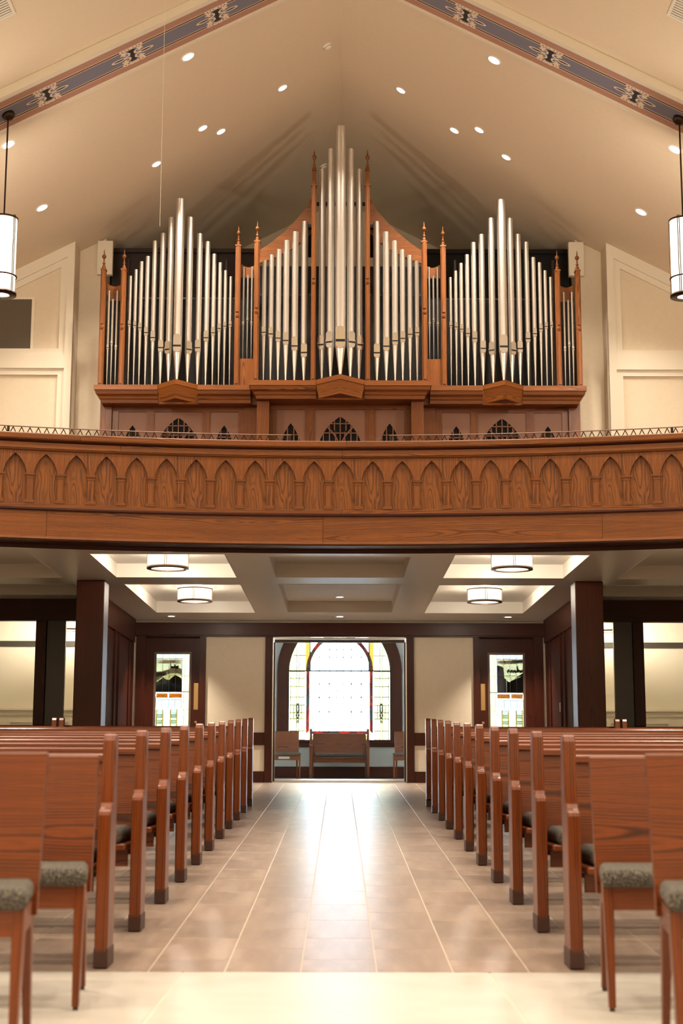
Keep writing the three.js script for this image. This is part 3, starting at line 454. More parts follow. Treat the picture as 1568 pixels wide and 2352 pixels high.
  // coloured jewel columns in the outer lights
  for (const s of [-1, 1]) { const x = s * 0.835; const j = (a, b, y0, y1, m) => mesh('jewel_pane', box(x + a, x + b, y0, y1, ND + 0.058, ND + 0.062), m, g);
    j(-0.028, 0.028, 2.13, 2.17, M.gYellow); j(-0.04, 0.04, 2.05, 2.125, M.gBlue); j(-0.04, 0, 2.0, 2.045, M.gGreen); j(0.002, 0.04, 2.0, 2.045, M.gGreen); j(-0.025, 0.025, 1.955, 1.997, M.gYellow); j(-0.04, 0, 1.905, 1.95, M.gGreen); j(0.002, 0.04, 1.905, 1.95, M.gGreen); j(-0.025, 0.025, 1.85, 1.9, M.gYellow); j(-0.028, 0.028, 1.77, 1.845, M.gCream);
    for (const q of [-1, 1]) j(q * 0.075 - 0.008, q * 0.075 + 0.008, 1.86, 2.13, M.gYellow);
    const st = []; for (let k = 0; k < 4; k++) { const a = k * Math.PI / 2 + 0.6, p = (r, t) => new THREE.Vector3(x + r * Math.cos(t), 2.087 + r * Math.sin(t), -ND - 0.05); st.push(bar(p(0.02, a), p(0.02, a + Math.PI / 2), 0.0025, 5), bar(p(0.02, a), p(0.052, a + 0.5), 0.0025, 5)); } for (const y of [2.0, 2.05, 2.127, 1.95, 1.9]) st.push(box(x - 0.042, x + 0.042, y - 0.003, y + 0.003, ND + 0.05, ND + 0.056)); mesh('lead_star', st, M.lead, g); }
  // red-brown border of the middle light, piece by piece, and the dark bars
  const bo = lancet(0, 0.672, 2.81, 3.62, 16, 1.55), bi = lancet(0, 0.6, 2.81, 3.52, 16, 1.62);
  for (let i = 0; i + 1 < bo.length; i++) { const a = [bo[i], bo[i + 1], bi[i + 1], bi[i]]; const n = i === 0 || i === bo.length - 2 ? 5 : 1; for (let k = 0; k < n; k++) { const m = (p, q, t) => [p[0] + (q[0] - p[0]) * t, p[1] + (q[1] - p[1]) * t], t0 = k / n, t1 = (k + 1) / n; mesh('border_pane', grain(extrude([m(a[0], a[1], t0), m(a[0], a[1], t1), m(a[3], a[2], t1), m(a[3], a[2], t0)], 0.03).translate(0, 0, Z + 0.025), 'y', 0.4, 0.4), (i * 3 + k) % 4 === 1 ? M.gGrey : M.gRed, g); } }
  for (let k = 0; k < 6; k++) mesh('border_pane', grain(box(-0.6 + k * 0.2, -0.4 + k * 0.2, 1.55, 1.62, ND + 0.045, ND + 0.075), 'x', 0.4, 0.4), k === 2 ? M.gGrey : M.gRed, g);
  mesh('transom_bar', box(-1.02, 1.02, 2.798, 2.825, ND + 0.03, ND + 0.08), M.lead, g);
  for (const s of [-1, 1]) { mesh('mullion_bar', box(s * 0.59 - 0.012, s * 0.59 + 0.012, 2.825, 3.6, ND + 0.035, ND + 0.08), M.lead, g); mesh('mullion_bar', box(s * 0.62 - 0.01, s * 0.62 + 0.01, 1.45, 1.55, ND + 0.035, ND + 0.08), M.lead, g); }
}
// ---------------------------------------------------------------- columns, side panelling, glazed screens and the rooms behind
for (const s of [-1, 1]) {
  const side = s < 0 ? 'left' : 'right', X = (a, b) => s < 0 ? [-b, -a] : [a, b];
  const c = tag(group('column'), `square dark oak column under the ${side} of the balcony`, 'column');
  const y0 = floorY(17.56) - 0.02;
  mesh('shaft', wrbox('y', 0.012, ...X(2.725, 3.05), y0, SOFFIT - 0.003, 17.56, 17.9), M.dark[s < 0 ? 0 : 1], c);
  const p = structure(group('wall_panelled'), `dark oak panelled side wall running from the ${side} column to the back wall`, 'wall');
  const px = s < 0 ? -3.09 : 3.0;
  mesh('boarding', wbox('y', px, px + 0.09, floorY(17.9) - 0.05, SOFFIT - 0.002, 17.9, WALL), M.dark[1], p);
  const q = (a, b, n, D0, D1, m = M.dark[0], t = 0.025) => mesh(n, wbox('y', ...X(3.0 - t, 3.0), a, b, D0, D1), m, p);
  q(2.66, SOFFIT - 0.004, 'fascia', 18.0, WALL - 0.09, M.dark[1], 0.03);
  for (const D of [20.25, 20.62, 21.6, 22.0]) q(floorY(D), 2.66, 'stile', D, D + 0.09);
  q(floorY(20.4), 2.62, 'side_door', 20.72, 21.58, M.dark[1], 0.012);
  if (s > 0) mesh('switch_plate', rbox(2.966, 2.974, 1.62, 1.74, 20.66, 20.69, 0.002), M.plastic, p);
  // glazed screen
  const g = structure(group(s < 0 ? 'window_4' : 'window_5'), `dark framed glazed screen beside the ${side} column`, 'window');
  const Dp = 19.5, fl = floorY(Dp);
  mesh('header', wbox('x', ...X(3.09, HALF), 2.715, SOFFIT - 0.003, Dp, Dp + 0.12), M.dark[0], g);
  mesh('sill', wbox('x', ...X(3.09, HALF), 1.31, 1.385, Dp - 0.02, Dp + 0.12), M.dark[0], g);
  mesh('apron', wbox('x', ...X(3.09, HALF), fl - 0.02, 1.31, Dp + 0.02, Dp + 0.1), M.dark[0], g);
  mesh('mullion', wrbox('y', 0.01, ...X(3.75, 3.89), 1.385, 2.715, Dp - 0.01, Dp + 0.12), M.dark[1], g);
  mesh('mullion', wrbox('y', 0.01, ...X(3.09, 3.2), 1.385, 2.715, Dp - 0.01, Dp + 0.12), M.dark[1], g);
  mesh('dark_panel', box(...X(3.512, 3.75), 1.385, 2.715, Dp + 0.03, Dp + 0.09), std({ color: 0x140d0a, roughness: 0.3 }), g);
  mesh('pane', box(...X(3.2, 3.512), 1.385, 2.715, Dp + 0.055, Dp + 0.061), M.clear, g); mesh('pane', box(...X(3.89, HALF), 1.385, 2.715, Dp + 0.055, Dp + 0.061), M.clear, g);
  // the white room behind the screen
  const r = structure(group('wall_room'), `cream walls of the small room behind the ${side} glazed screen`, 'wall'), D1 = 25.2, fy = FLOOR2;
  mesh('room_floor', box(...X(3.1, HALF + 0.0), fy - 0.4, fy, Dp + 0.13, WALL - 0.001), M.tile[2], r);
  mesh('end_wall', flatUV(box(...X(3.1, HALF), fy, SOFFIT, WALL - 0.3, WALL - 0.002), 1.5), M.roomwall, r);
  mesh('side_lining', flatUV(box(...X(3.092, 3.12), fy, SOFFIT, Dp + 0.13, WALL - 0.3), 1.5), M.roomwall, r);
  mesh('picture_rail', [box(...X(3.12, HALF), 2.58, 2.66, WALL - 0.33, WALL - 0.3)], M.lead, r);
  mesh('dado_rail', [box(...X(3.12, HALF), 1.67, 1.7, WALL - 0.37, WALL - 0.3), box(...X(3.12, HALF), 1.6, 1.67, WALL - 0.33, WALL - 0.3)], M.white, r);
  for (let k = 0; k < 5; k++) { const x = 3.3 + k * 0.52; mesh('dado_panel', [box(...X(x, x + 0.4), 1.5, 1.54, WALL - 0.33, WALL - 0.3), box(...X(x, x + 0.05), 0.75, 1.5, WALL - 0.33, WALL - 0.3), box(...X(x + 0.35, x + 0.4), 0.75, 1.5, WALL - 0.33, WALL - 0.3)], M.white, r); }
}
// ---------------------------------------------------------------- pipe organ
{
  const o = tag(group('pipe_organ'), 'oak cased pipe organ with three towers of silvery pipes on the balcony', 'pipe organ');
  const LT = 5.755;                                                              // ledge top
  // facade pipes, left half and middle: x, top, mouth, radius, depth, turn (foot stands on the ledge or shelf)
  const A = [[-3.06, 7.083, 6.304, .0155], [-3.008, 6.969, 6.356, .0155], [-2.952, 7.083, 6.3, .0155]];
  const B = [[-2.782, 7.287, 6.622, .0195], [-2.711, 7.376, 6.606, .022], [-2.64, 7.486, 6.574, .0245], [-2.559, 7.559, 6.507, .028], [-2.467, 7.77, 6.439, .033], [-2.355, 7.864, 6.292, .037, 19.36], [-2.234, 8.031, 6.229, .041, 19.22, -.45], [-2.108, 8.233, 6.236, .056, 19.08], [-1.986, 8.034, 6.229, .041, 19.22, .45], [-1.871, 7.859, 6.292, .039, 19.36], [-1.767, 7.763, 6.439, .035], [-1.678, 7.594, 6.507, .028], [-1.597, 7.474, 6.566, .025], [-1.525, 7.366, 6.598, .0225], [-1.454, 7.279, 6.617, .02]];
  const Cs = [[-1.283, 7.416, 6.63, .0135], [-1.228, 7.303, 6.682, .0135], [-1.174, 7.421, 6.634, .0135]];
  const Dp = [[-.999, 7.433, 6.457, .029, 19.2], [-.908, 7.512, 6.435, .032, 19.2], [-.811, 7.585, 6.379, .035, 19.2], [-.711, 7.708, 6.346, .04, 19.2], [-.596, 7.829, 6.272, .044, 19.2], [-.473, 7.973, 6.184, .044, 19.2]];
  const E = [[-.241, 8.67, 6.268, .044, 19.12, -.3], [-.126, 8.89, 6.264, .05, 18.98, -.38]];
  function pipe(x, top, mouth, r, D, turn, base) {
    const h0 = mouth - 1.1 * r, pts = [[0.001, base], [r * 0.2, base], [r * 0.9, h0 - 0.3 * r], [r, h0], [r, top - 0.002], [r * 0.985, top], [r * 0.93, top], [r * 0.93, top - 0.25]].map((p) => new THREE.Vector2(...p));
    const g = plain(new THREE.LatheGeometry(pts, 28)); const p = mesh('pipe', g, M.pipe, o); p.position.set(x, 0, -D); p.rotation.y = turn;
    const w = r * 0.88, zf = r * 0.9, up = lancetRound(w, mouth + 0.1 * r, mouth + 2.75 * r, 1), lo = lancetRound(w, mouth - 0.42 * r, mouth - 1.6 * r, -1);
    mesh('upper_lip', plain(extrude(up, r * 0.16, [], r * 0.03).translate(0, 0, zf)), M.lip, p);
    mesh('lower_lip', plain(extrude(lo, r * 0.16, [], r * 0.03).translate(0, 0, zf)), M.lip, p);
    mesh('mouth_slot', plain(new THREE.BoxGeometry(2 * w, 0.54 * r, r * 0.2).translate(0, mouth - 0.15 * r, zf + r * 0.045)), M.black, p);
    if (turn) for (const q of [-1, 1]) mesh('ear', plain(new THREE.BoxGeometry(r * 0.06, r * 0.9, r * 0.4).translate(q * (w + 0.03 * r), mouth, zf + r * 0.2)), M.lip, p);
    return p;
  }
  function lancetRound(w, y0, y1, dir) { const n = 8, out = [[w, y0]], yc = y1 - dir * w * 0.8; for (let i = 0; i <= n; i++) { const a = Math.PI * i / n; out.push([w * Math.cos(a), yc + dir * w * 0.8 * Math.sin(a)]); } out.push([-w, y0]); return dir > 0 ? out : out.reverse(); }
  for (const s of [-1, 1]) {
    for (const p of A) pipe(-s * p[0] * -1 * -1, p[1], p[2], p[3], 19.4, 0, LT);
    for (const p of B) pipe(-s * p[0] * 1, p[1], p[2], p[3], p[4] ?? 19.4, (p[5] ?? 0) * -s, p[4] ? LT + 0.0 : LT);
    for (const p of Cs) pipe(-s * p[0], p[1], p[2], p[3], 19.4, 0, 6.134);
    for (const p of Dp) pipe(-s * p[0], p[1], p[2], p[3], p[4], 0, LT);
    for (const p of E) pipe(-s * p[0], p[1], p[2], p[3], p[4], p[5] * -s, LT);
  }
  pipe(-0.001, 9.144, 6.242, 0.067, 18.84, 0, LT);

  // turned finial
  const fin = (h) => grain(new THREE.LatheGeometry([[0.001, 0], [0.03, 0], [0.03, 0.014], [0.019, 0.02], [0.026, 0.034], [0.026, 0.04], [0.014, 0.052], [0.012, 0.066], [0.021, 0.076], [0.021, 0.082], [0.01, 0.092], [0.009, 0.14], [0.014, 0.146], [0.024, 0.158], [0.0285, 0.172], [0.026, 0.186], [0.016, 0.198], [0.009, 0.203], [0.0055, 0.25], [0.0008, 0.275]].map(([a, b]) => new THREE.Vector2(a, b * h / 0.275)), 16), 'y');
  const finS = fin(0.28), finT = fin(0.36);
  function post(x, top, D, rosY, w, tall) {
    const p = mesh('post', wrbox('y', 0.004, -w / 2, w / 2, LT, top, -0.045, 0.045), M.oak[Math.abs(Math.round(x * 10)) % 3], o); p.position.set(x, 0, -D);
    mesh('front_stile', wrbox('y', 0.003, -w * 0.3, w * 0.3, LT + 0.03, rosY - 0.045, -0.058, -0.045), M.oak[1], p); mesh('front_stile', wrbox('y', 0.003, -w * 0.3, w * 0.3, rosY + 0.045, top - 0.015, -0.058, -0.045), M.oak[2], p);
    const rg = new THREE.LatheGeometry([[0.001, 0.02], [0.008, 0.016], [0.012, 0.008], [0.018, 0.016], [0.024, 0.012], [0.026, 0]].map((q) => new THREE.Vector2(...q)), 16); rg.rotateX(Math.PI / 2); rg.translate(0, rosY, 0.045); mesh('rosette', plain(rg), M.oak[0], p);
    if (tall) { mesh('post_cap', [wbox('x', -w * 0.6, w * 0.6, top - 0.015, top + 0.01, -0.055, 0.055), wrbox('y', 0.008, -w * 0.4, w * 0.4, top + 0.01, top + 0.2, -0.028, 0.028)], M.oak[0], p); const f = mesh('finial', finT, M.oak[0], p); f.position.y = top + 0.2; f.scale.set(1.05, 0.85, 1.05); }
    else { mesh('post_cap', wbox('x', -w * 0.58, w * 0.58, top - 0.01, top + 0.012, -0.052, 0.052), M.oak[1], p); mesh('finial', finS, M.oak[0], p).position.y = top + 0.01; }
  }
  for (const s of [-1, 1]) { post(s * 3.125, 7.335, 19.3, 6.543, 0.062); post(s * 2.859, 7.335, 19.3, 6.54, 0.062); post(s * 1.353, 7.666, 19.3, 6.709, 0.068); post(s * 1.09, 7.636, 19.05, 6.685, 0.068); post(s * 0.351, 8.42, 19.05, 7.085, 0.062, true); }
  for (const s of [-1, 1]) {
    const mir = (pts) => s < 0 ? pts : pts.map(([x, y]) => [-x, y]).reverse();
    // concave wing boards beside the middle tower
    mesh('wing_board', grain(extrude(mir([[-1.07, 7.44], [-0.9, 7.5], [-0.7, 7.6], [-0.55, 7.7], [-0.37, 7.88], [-0.37, 8.42], [-0.4, 8.33], [-0.426, 8.26], [-0.48, 8.175], [-0.551, 8.09], [-0.66, 7.965], [-0.786, 7.84], [-0.92, 7.725], [-1.07, 7.62]]), 0.03).rotateZ(0).translate(0, 0, -19.33), 'x'), M.oak[2], o);
    // scalloped cross rails between the paired posts
    const rail = (x0, x1, y0, y1, D, m) => { const n = 10, pts = [[x0, y0], [x1, y0]]; for (let i = 0; i <= n; i++) { const t = i / n; pts.push([x1 + (x0 - x1) * t, y1 - 0.045 * Math.sin(Math.PI * t)]); } mesh('scalloped_rail', grain(extrude(s < 0 ? pts : pts.map(([x, y]) => [-x, y]).reverse(), 0.025).translate(0, 0, -D), 'x'), m, o); };
    rail(-3.095, -2.89, 6.96, 7.2, 19.46, M.oak[2]); rail(-1.32, -1.12, 7.28, 7.47, 19.46, M.oak[1]);
    // support rods behind the pipes
    const X = (a, b) => s < 0 ? [-b, -a] : [a, b];
    mesh('support_rod', box(...X(1.385, 2.83), 6.995, 7.013, 19.46, 19.475), M.swell, o); mesh('support_rod', box(...X(2.89, 3.095), 6.665, 6.682, 19.44, 19.452), M.swell, o); mesh('support_rod', box(...X(0.38, 1.055), 6.985, 7.003, 19.27, 19.285), M.swell, o); mesh('support_rod', box(...X(1.12, 1.32), 6.99, 7.005, 19.44, 19.455), M.swell, o);
    // boarded infill under the small upper group
    mesh('infill_board', wbox('y', ...X(1.12, 1.322), LT, 6.134, 19.3, 19.45), M.oak[1], o);
    // dark swell box behind
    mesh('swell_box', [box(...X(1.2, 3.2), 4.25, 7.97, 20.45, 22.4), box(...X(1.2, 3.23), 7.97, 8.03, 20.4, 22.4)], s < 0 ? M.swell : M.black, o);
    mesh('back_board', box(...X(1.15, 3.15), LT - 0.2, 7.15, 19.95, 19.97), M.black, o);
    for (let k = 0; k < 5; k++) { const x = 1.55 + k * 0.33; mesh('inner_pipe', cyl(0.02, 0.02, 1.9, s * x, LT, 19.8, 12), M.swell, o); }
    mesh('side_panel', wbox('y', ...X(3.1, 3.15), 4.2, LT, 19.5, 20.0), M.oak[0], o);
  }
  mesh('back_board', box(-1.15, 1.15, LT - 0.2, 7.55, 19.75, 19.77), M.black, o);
  mesh('tower_stay', [box(-0.46, -0.38, 7.9, 7.94, 19.2, 20.4), box(0.38, 0.46, 7.9, 7.94, 19.2, 20.4), box(-0.33, 0.33, 8.25, 8.29, 19.3, 19.34)], M.black, o);
  // ledges: cornice profile swept along each front, with a pointed prow under each tower
  const prof = [[0.0, 5.755], [-0.0, 5.69], [-0.012, 5.683], [-0.022, 5.64], [-0.05, 5.622], [-0.058, 5.612], [-0.064, 5.588], [-0.08, 5.572], [-0.088, 5.532], [-0.5, 5.532], [-0.5, 5.755]];
  const cornice = (name, path, m) => {                                          // path of [x, D] of the front edge; profile offset inward along mitred normals
    const P = path.map(([x, d]) => new THREE.Vector2(x, d)), nrm = P.map((p, i) => { const a = P[Math.max(0, i - 1)], b = P[Math.min(P.length - 1, i + 1)]; const t1 = p.clone().sub(a), t2 = b.clone().sub(p); if (!t1.length()) t1.copy(t2); if (!t2.length()) t2.copy(t1); t1.normalize(); t2.normalize(); const n1 = new THREE.Vector2(-t1.y, t1.x), n2 = new THREE.Vector2(-t2.y, t2.x), n = n1.clone().add(n2).normalize(); return n.multiplyScalar(1 / Math.max(0.5, n.dot(n1))); });
    const L = [0]; for (let i = 1; i < P.length; i++) L.push(L[i - 1] + P[i].distanceTo(P[i - 1]));
    const at = (s, a, y) => { let i = 0; while (i < L.length - 1 && L[i + 1] < s - 1e-6) i++; if (Math.abs(L[i] - s) > 1e-6 && i < L.length - 1) i = Math.abs(L[i + 1] - s) < 1e-6 ? i + 1 : i; const q = P[i].clone().addScaledVector(nrm[i], -a); return new THREE.Vector3(q.x, y, -q.y); };
    return mesh(name, sweep(prof, L, at), m, o);
  };
  for (const s of [-1, 1]) {
    const q = (pts) => s < 0 ? pts : pts.map(([x, d]) => [-x, d]).reverse();
    cornice('ledge', q([[-3.193, 19.6], [-3.193, 19.2], [-2.37, 19.2]]), M.oak[0]); cornice('ledge', q([[-1.85, 19.2], [-1.165, 19.2]]), M.oak[2]);
  }
  cornice('ledge', [[-1.168, 19.4], [-1.168, 18.95], [-0.312, 18.95]], M.oak[1]); cornice('ledge', [[0.312, 18.95], [1.168, 18.95], [1.168, 19.4]], M.oak[1]);
  mesh('ledge_core', [box(-3.04, 3.04, 5.535, 5.745, 19.36, 19.9), box(-1.02, 1.02, 5.535, 5.745, 19.1, 19.36)].map((g) => grain(g, 'x')), M.oak[0], o);
  const prow = (cx, hw, D, proj) => {                                           // pointed bracket: profile narrows downwards
    const ys = [[0, 5.762], [0, 5.7], [0.02, 5.69], [0.055, 5.64], [0.06, 5.632], [0.09, 5.59], [0.095, 5.582], [0.12, 5.54], [0.125, 5.525]];
    const m = M.oak[(Math.round(cx) + 6) % 3];
    for (const s of [-1, 1]) { const pos = [], uv = []; const pt = (i, t) => { const [ins, y] = ys[i], k = 1 - ins * 1.4, w = hw - ins * 0.35, p = proj * k; return [new THREE.Vector3(cx + s * w * t, y, -(D - p * (1 - t))), [t * 0.35, y]]; };
      for (let i = 0; i + 1 < ys.length; i++) { const q = [pt(i, 0), pt(i + 1, 0), pt(i + 1, 1), pt(i, 1)]; const order = s > 0 ? [0, 1, 2, 0, 2, 3] : [0, 2, 1, 0, 3, 2]; for (const k of order) { pos.push(...q[k][0].toArray()); uv.push(q[k][1][0] / GL + cx + s, q[k][1][1] / GW); } }
      const g = new THREE.BufferGeometry(); g.setAttribute('position', new THREE.Float32BufferAttribute(pos, 3)); g.setAttribute('uv', new THREE.Float32BufferAttribute(uv, 2)); g.computeVertexNormals(); mesh('prow', g, m, o); }
    const k = 1 - 0.125 * 1.4, w = hw - 0.125 * 0.35; mesh('prow_base', grain(extrude([[cx - w, 0], [cx + w, 0], [cx, proj * k]].reverse(), 0.006).rotateX(Math.PI / 2).translate(0, 5.53, -D), 'x'), M.oak[0], o); mesh('prow_top', grain(extrude([[cx - hw, 0], [cx + hw, 0], [cx, proj]], 0.006).rotateX(Math.PI / 2).translate(0, 5.762, -D), 'x'), M.oak[1], o);
  };
  prow(-2.108, 0.262, 19.21, 0.28); prow(2.108, 0.262, 19.21, 0.28); prow(0, 0.318, 18.96, 0.3);
  // lower case: pilasters, frames and panels pierced with lancets
  const small = (cx) => lancet(cx, 0.15, 4.86, 5.296, 8, 4.45), big = (cx, top = 5.39) => lancet(cx, 0.3, 4.86, top, 10, 4.45);
  function lower(x0, x1, D, layout, m) {
    mesh('case_frame', wbox('x', x0, x1, 5.472, 5.54, D, D + 0.05), M.oak[m], o); mesh('case_frame', wbox('x', x0, x1, 4.2, 4.36, D, D + 0.05), M.oak[m], o);
    let prev = x0; for (const [a, b] of layout) { mesh('case_stile', wbox('y', prev, a, 4.36, 5.472, D, D + 0.05), M.oak[(m + 1) % 3], o); prev = b; } mesh('case_stile', wbox('y', prev, x1, 4.36, 5.472, D, D + 0.05), M.oak[(m + 1) % 3], o);
    for (const [a, b, kind, topY] of layout) {
      const c = (a + b) / 2, hole = kind === 'big' ? big(c, topY) : small(c);
      const p = mesh('grille_panel', extrude([[a, 4.36], [b, 4.36], [b, 5.472], [a, 5.472]], 0.012, [hole.slice().reverse()]).translate(0, 0, -D - 0.032), M.panelboard, o);
      mesh('grille_backing', box(a, b, 4.36, 5.472, D + 0.05, D + 0.056), M.black, p);
      const tr = [], B = (x0, x1, y0, y1) => tr.push(box(x0, x1, y0, y1, D + 0.022, D + 0.032)), t = 0.0065;
      if (kind === 'big') {
        const inL = (x) => { const pts = hole.filter((q) => q[1] >= 4.86); let y = 4.86; for (let i = 0; i + 1 < pts.length; i++) { const [u, v] = [pts[i], pts[i + 1]]; if ((u[0] - x) * (v[0] - x) <= 0 && Math.abs(u[0] - v[0]) > 1e-9) y = Math.max(y, u[1] + (v[1] - u[1]) * (x - u[0]) / (v[0] - u[0])); } return y; };
        for (const x of [-0.075, 0, 0.075]) B(c + x - t, c + x + t, x ? 5.2 : 5.06, inL(c + x) + 0.004);
        for (const x of [-0.22, -0.14, -0.06, 0.06, 0.14, 0.22]) B(c + x - t, c + x + t, 4.45, Math.min(inL(c + x), 5.28 - Math.abs(Math.abs(x) - 0.15) * 1.1));
        B(c - 0.16, c + 0.16, 5.29 - t, 5.29 + t); B(c - 0.27, c + 0.27, 5.165 - t, 5.165 + t); B(c - 0.3, c + 0.3, 4.98 - t, 4.98 + t);
        for (const s of [-1, 1]) { let q = null; for (let i = 0; i <= 6; i++) { const u = i / 6, v = new THREE.Vector3(c + s * (0.012 + 0.15 * Math.pow(u, 1.25)), 5.0 + 0.24 * Math.pow(u, 0.8), -D - 0.027); if (q) tr.push(bar(q, v, 0.011, 6)); q = v; } }
      } else { for (const x of [-0.042, 0.042]) B(c + x - t, c + x + t, 4.45, 5.235); B(c - 0.13, c + 0.13, 5.14 - t, 5.14 + t); B(c - 0.15, c + 0.15, 4.98 - t, 4.98 + t); B(c - 0.108, c - 0.096, 4.45, 5.14); B(c + 0.096, c + 0.108, 4.45, 5.14); }
      mesh('tracery', tr, M.panelboard, p);
    }
  }
  const sideLayout = [[-2.914, -2.542, 'small'], [-2.444, -1.808, 'big', 5.4], [-1.711, -1.338, 'small']];
  lower(-2.994, -1.261, 19.53, sideLayout, 0); lower(1.261, 2.994, 19.53, sideLayout.map(([a, b, k, t]) => [-b, -a, k, t]).reverse(), 2);
  lower(-0.915, 0.915, 19.38, [[-0.833, -0.458, 'small'], [-0.333, 0.333, 'big', 5.385], [0.458, 0.833, 'small']], 1);
  for (const s of [-1, 1]) { const X = (a, b) => s < 0 ? [-b, -a] : [a, b]; mesh('pilaster', wrbox('y', 0.004, ...X(2.994, 3.131), 4.2, 5.53, 19.48, 19.56), M.oak[0], o); mesh('pilaster', wrbox('y', 0.004, ...X(0.915, 1.075), 4.2, 5.53, 19.15, 19.3), M.oak[2], o); mesh('pilaster', wbox('y', ...X(1.076, 1.261), 4.2, 5.53, 19.5, 19.56), M.oak[1], o); mesh('case_return', wbox('y', ...X(1.06, 1.076), 4.2, 5.53, 19.3, 19.56), M.oak[1], o); }
}
// ---------------------------------------------------------------- pews
const ORD = ['first', 'second', 'third', 'fourth', 'fifth', 'sixth', 'seventh', 'eighth', 'ninth', 'tenth', 'eleventh'];
function endShape() {                                                           // side view of the end post: [z forward, y]
  const p = [[0, 0.07], [0, 0.615], [-0.004, 0.627], [-0.014, 0.634], [-0.03, 0.636], [-0.042, 0.645], [-0.05, 0.66], [-0.064, 0.665]];
  for (const [z, y] of [[-0.085, 0.9], [-0.088, 0.925], [-0.098, 0.944], [-0.112, 0.951], [-0.142, 0.951], [-0.154, 0.944], [-0.16, 0.93], [-0.16, 0.07]]) p.push([z, y]);
  return p;
}
function makePew(s, x0, x1) {                                                   // spans |x| from x0 (aisle end) to x1; faces the chancel (+z)
  const g = new THREE.Group(), X = (a, b) => s < 0 ? [-b, -a] : [a, b];
  for (const [a, b, inner] of [[x0, x0 + 0.054, 1], [x1 - 0.054, x1, -1]]) {
    const prof = endShape(), e = mesh('pew_end', grain(extrude(prof.map(([z, y]) => [-z, y]).reverse(), 0.044, [], 0.005).rotateY(Math.PI / 2).translate((s < 0 ? -b : a) + 0.005, 0, 0), 'y'), M.pew[0], g);
    mesh('plinth', rbox(...X(a - 0.003, b + 0.003), 0, 0.078, -0.005, 0.17, 0.003), M.plinth, e);
    const pa = inner > 0 ? [b + 0.001, b + 0.021] : [a - 0.021, a - 0.001]; mesh('end_panel', wbox('y', ...X(...pa), 0.03, 0.62, 0.16, 0.48), M.pew[1], e);
    mesh('foot', rbox(...X(pa[0], pa[1]), 0, 0.04, 0.42, 0.5, 0.003), M.plinth, e);
  }
  const a = x0 + 0.077, b = x1 - 0.077;
  // reclined back: board, capping rail
  const bk = (ya, yb, z0, t, lean = 0.16) => [[z0 - (ya - 0.43) * lean, ya], [z0 - (yb - 0.43) * lean, yb], [z0 - t - (yb - 0.43) * lean, yb], [z0 - t - (ya - 0.43) * lean, ya]].reverse();
  const st = X(a - 0.022, b + 0.022);
  mesh('backrest', sweep(bk(0.34, 0.845, -0.4, 0.022), st, alongX), M.pew[1], g);
  mesh('top_rail', sweep([[-0.445, 0.842], [-0.448, 0.868], [-0.458, 0.876], [-0.5, 0.876], [-0.508, 0.868], [-0.505, 0.842]], st, alongX), M.pew[0], g);
  mesh('lower_rail', sweep([[-0.452, 0.78], [-0.455, 0.8], [-0.51, 0.8], [-0.51, 0.78]], st, alongX), M.pew[0], g);
  mesh('seat_board', wrbox('x', 0.012, ...X(a, b), 0.375, 0.41, -0.005, 0.43), M.pew[0], g);
  mesh('seat_rail', wbox('x', ...X(a, b), 0.3, 0.375, 0.06, 0.085), M.pew[1], g);
  const cg = new RoundedBoxGeometry(b - a - 0.05, 0.085, 0.45, 4, 0.04), uv = grain(cg, 'x', 0.24, 0.24); uv.translate(s * (a + b) / 2, 0.445, -0.205); mesh('cushion', uv, M.cushion, g);
  return g;
}
{
  const D1 = 6.49, SP = 1.0422, proto = {};
  for (const s of [-1, 1]) { proto[s] = makePew(s, 0.953, 5.35); proto['l' + s] = makePew(s, 0.953, 3.1); proto['o' + s] = makePew(s, 3.125, 5.35); }
  for (const s of [-1, 1]) for (let k = 0; k < 11; k++) {
    const side = s < 0 ? 'left' : 'right', place = (p) => { const c = p.clone(); c.name = numbered('pew'); c.userData = {}; c.position.copy(V(0, floorY(D1 + k * SP + 0.25) - 0.006, D1 + k * SP)); scene.add(c); return c; };
    tag(place(proto[k < 10 ? s : 'l' + s]), `oak pew with tweed cushion, ${ORD[k]} from the front in the row ${side} of the aisle`, 'pew', 'pews beside the aisle');
    if (k === 10) tag(place(proto['o' + s]), `oak pew of the last row between the ${side} column and the ${side} side wall`, 'pew');
  }
}
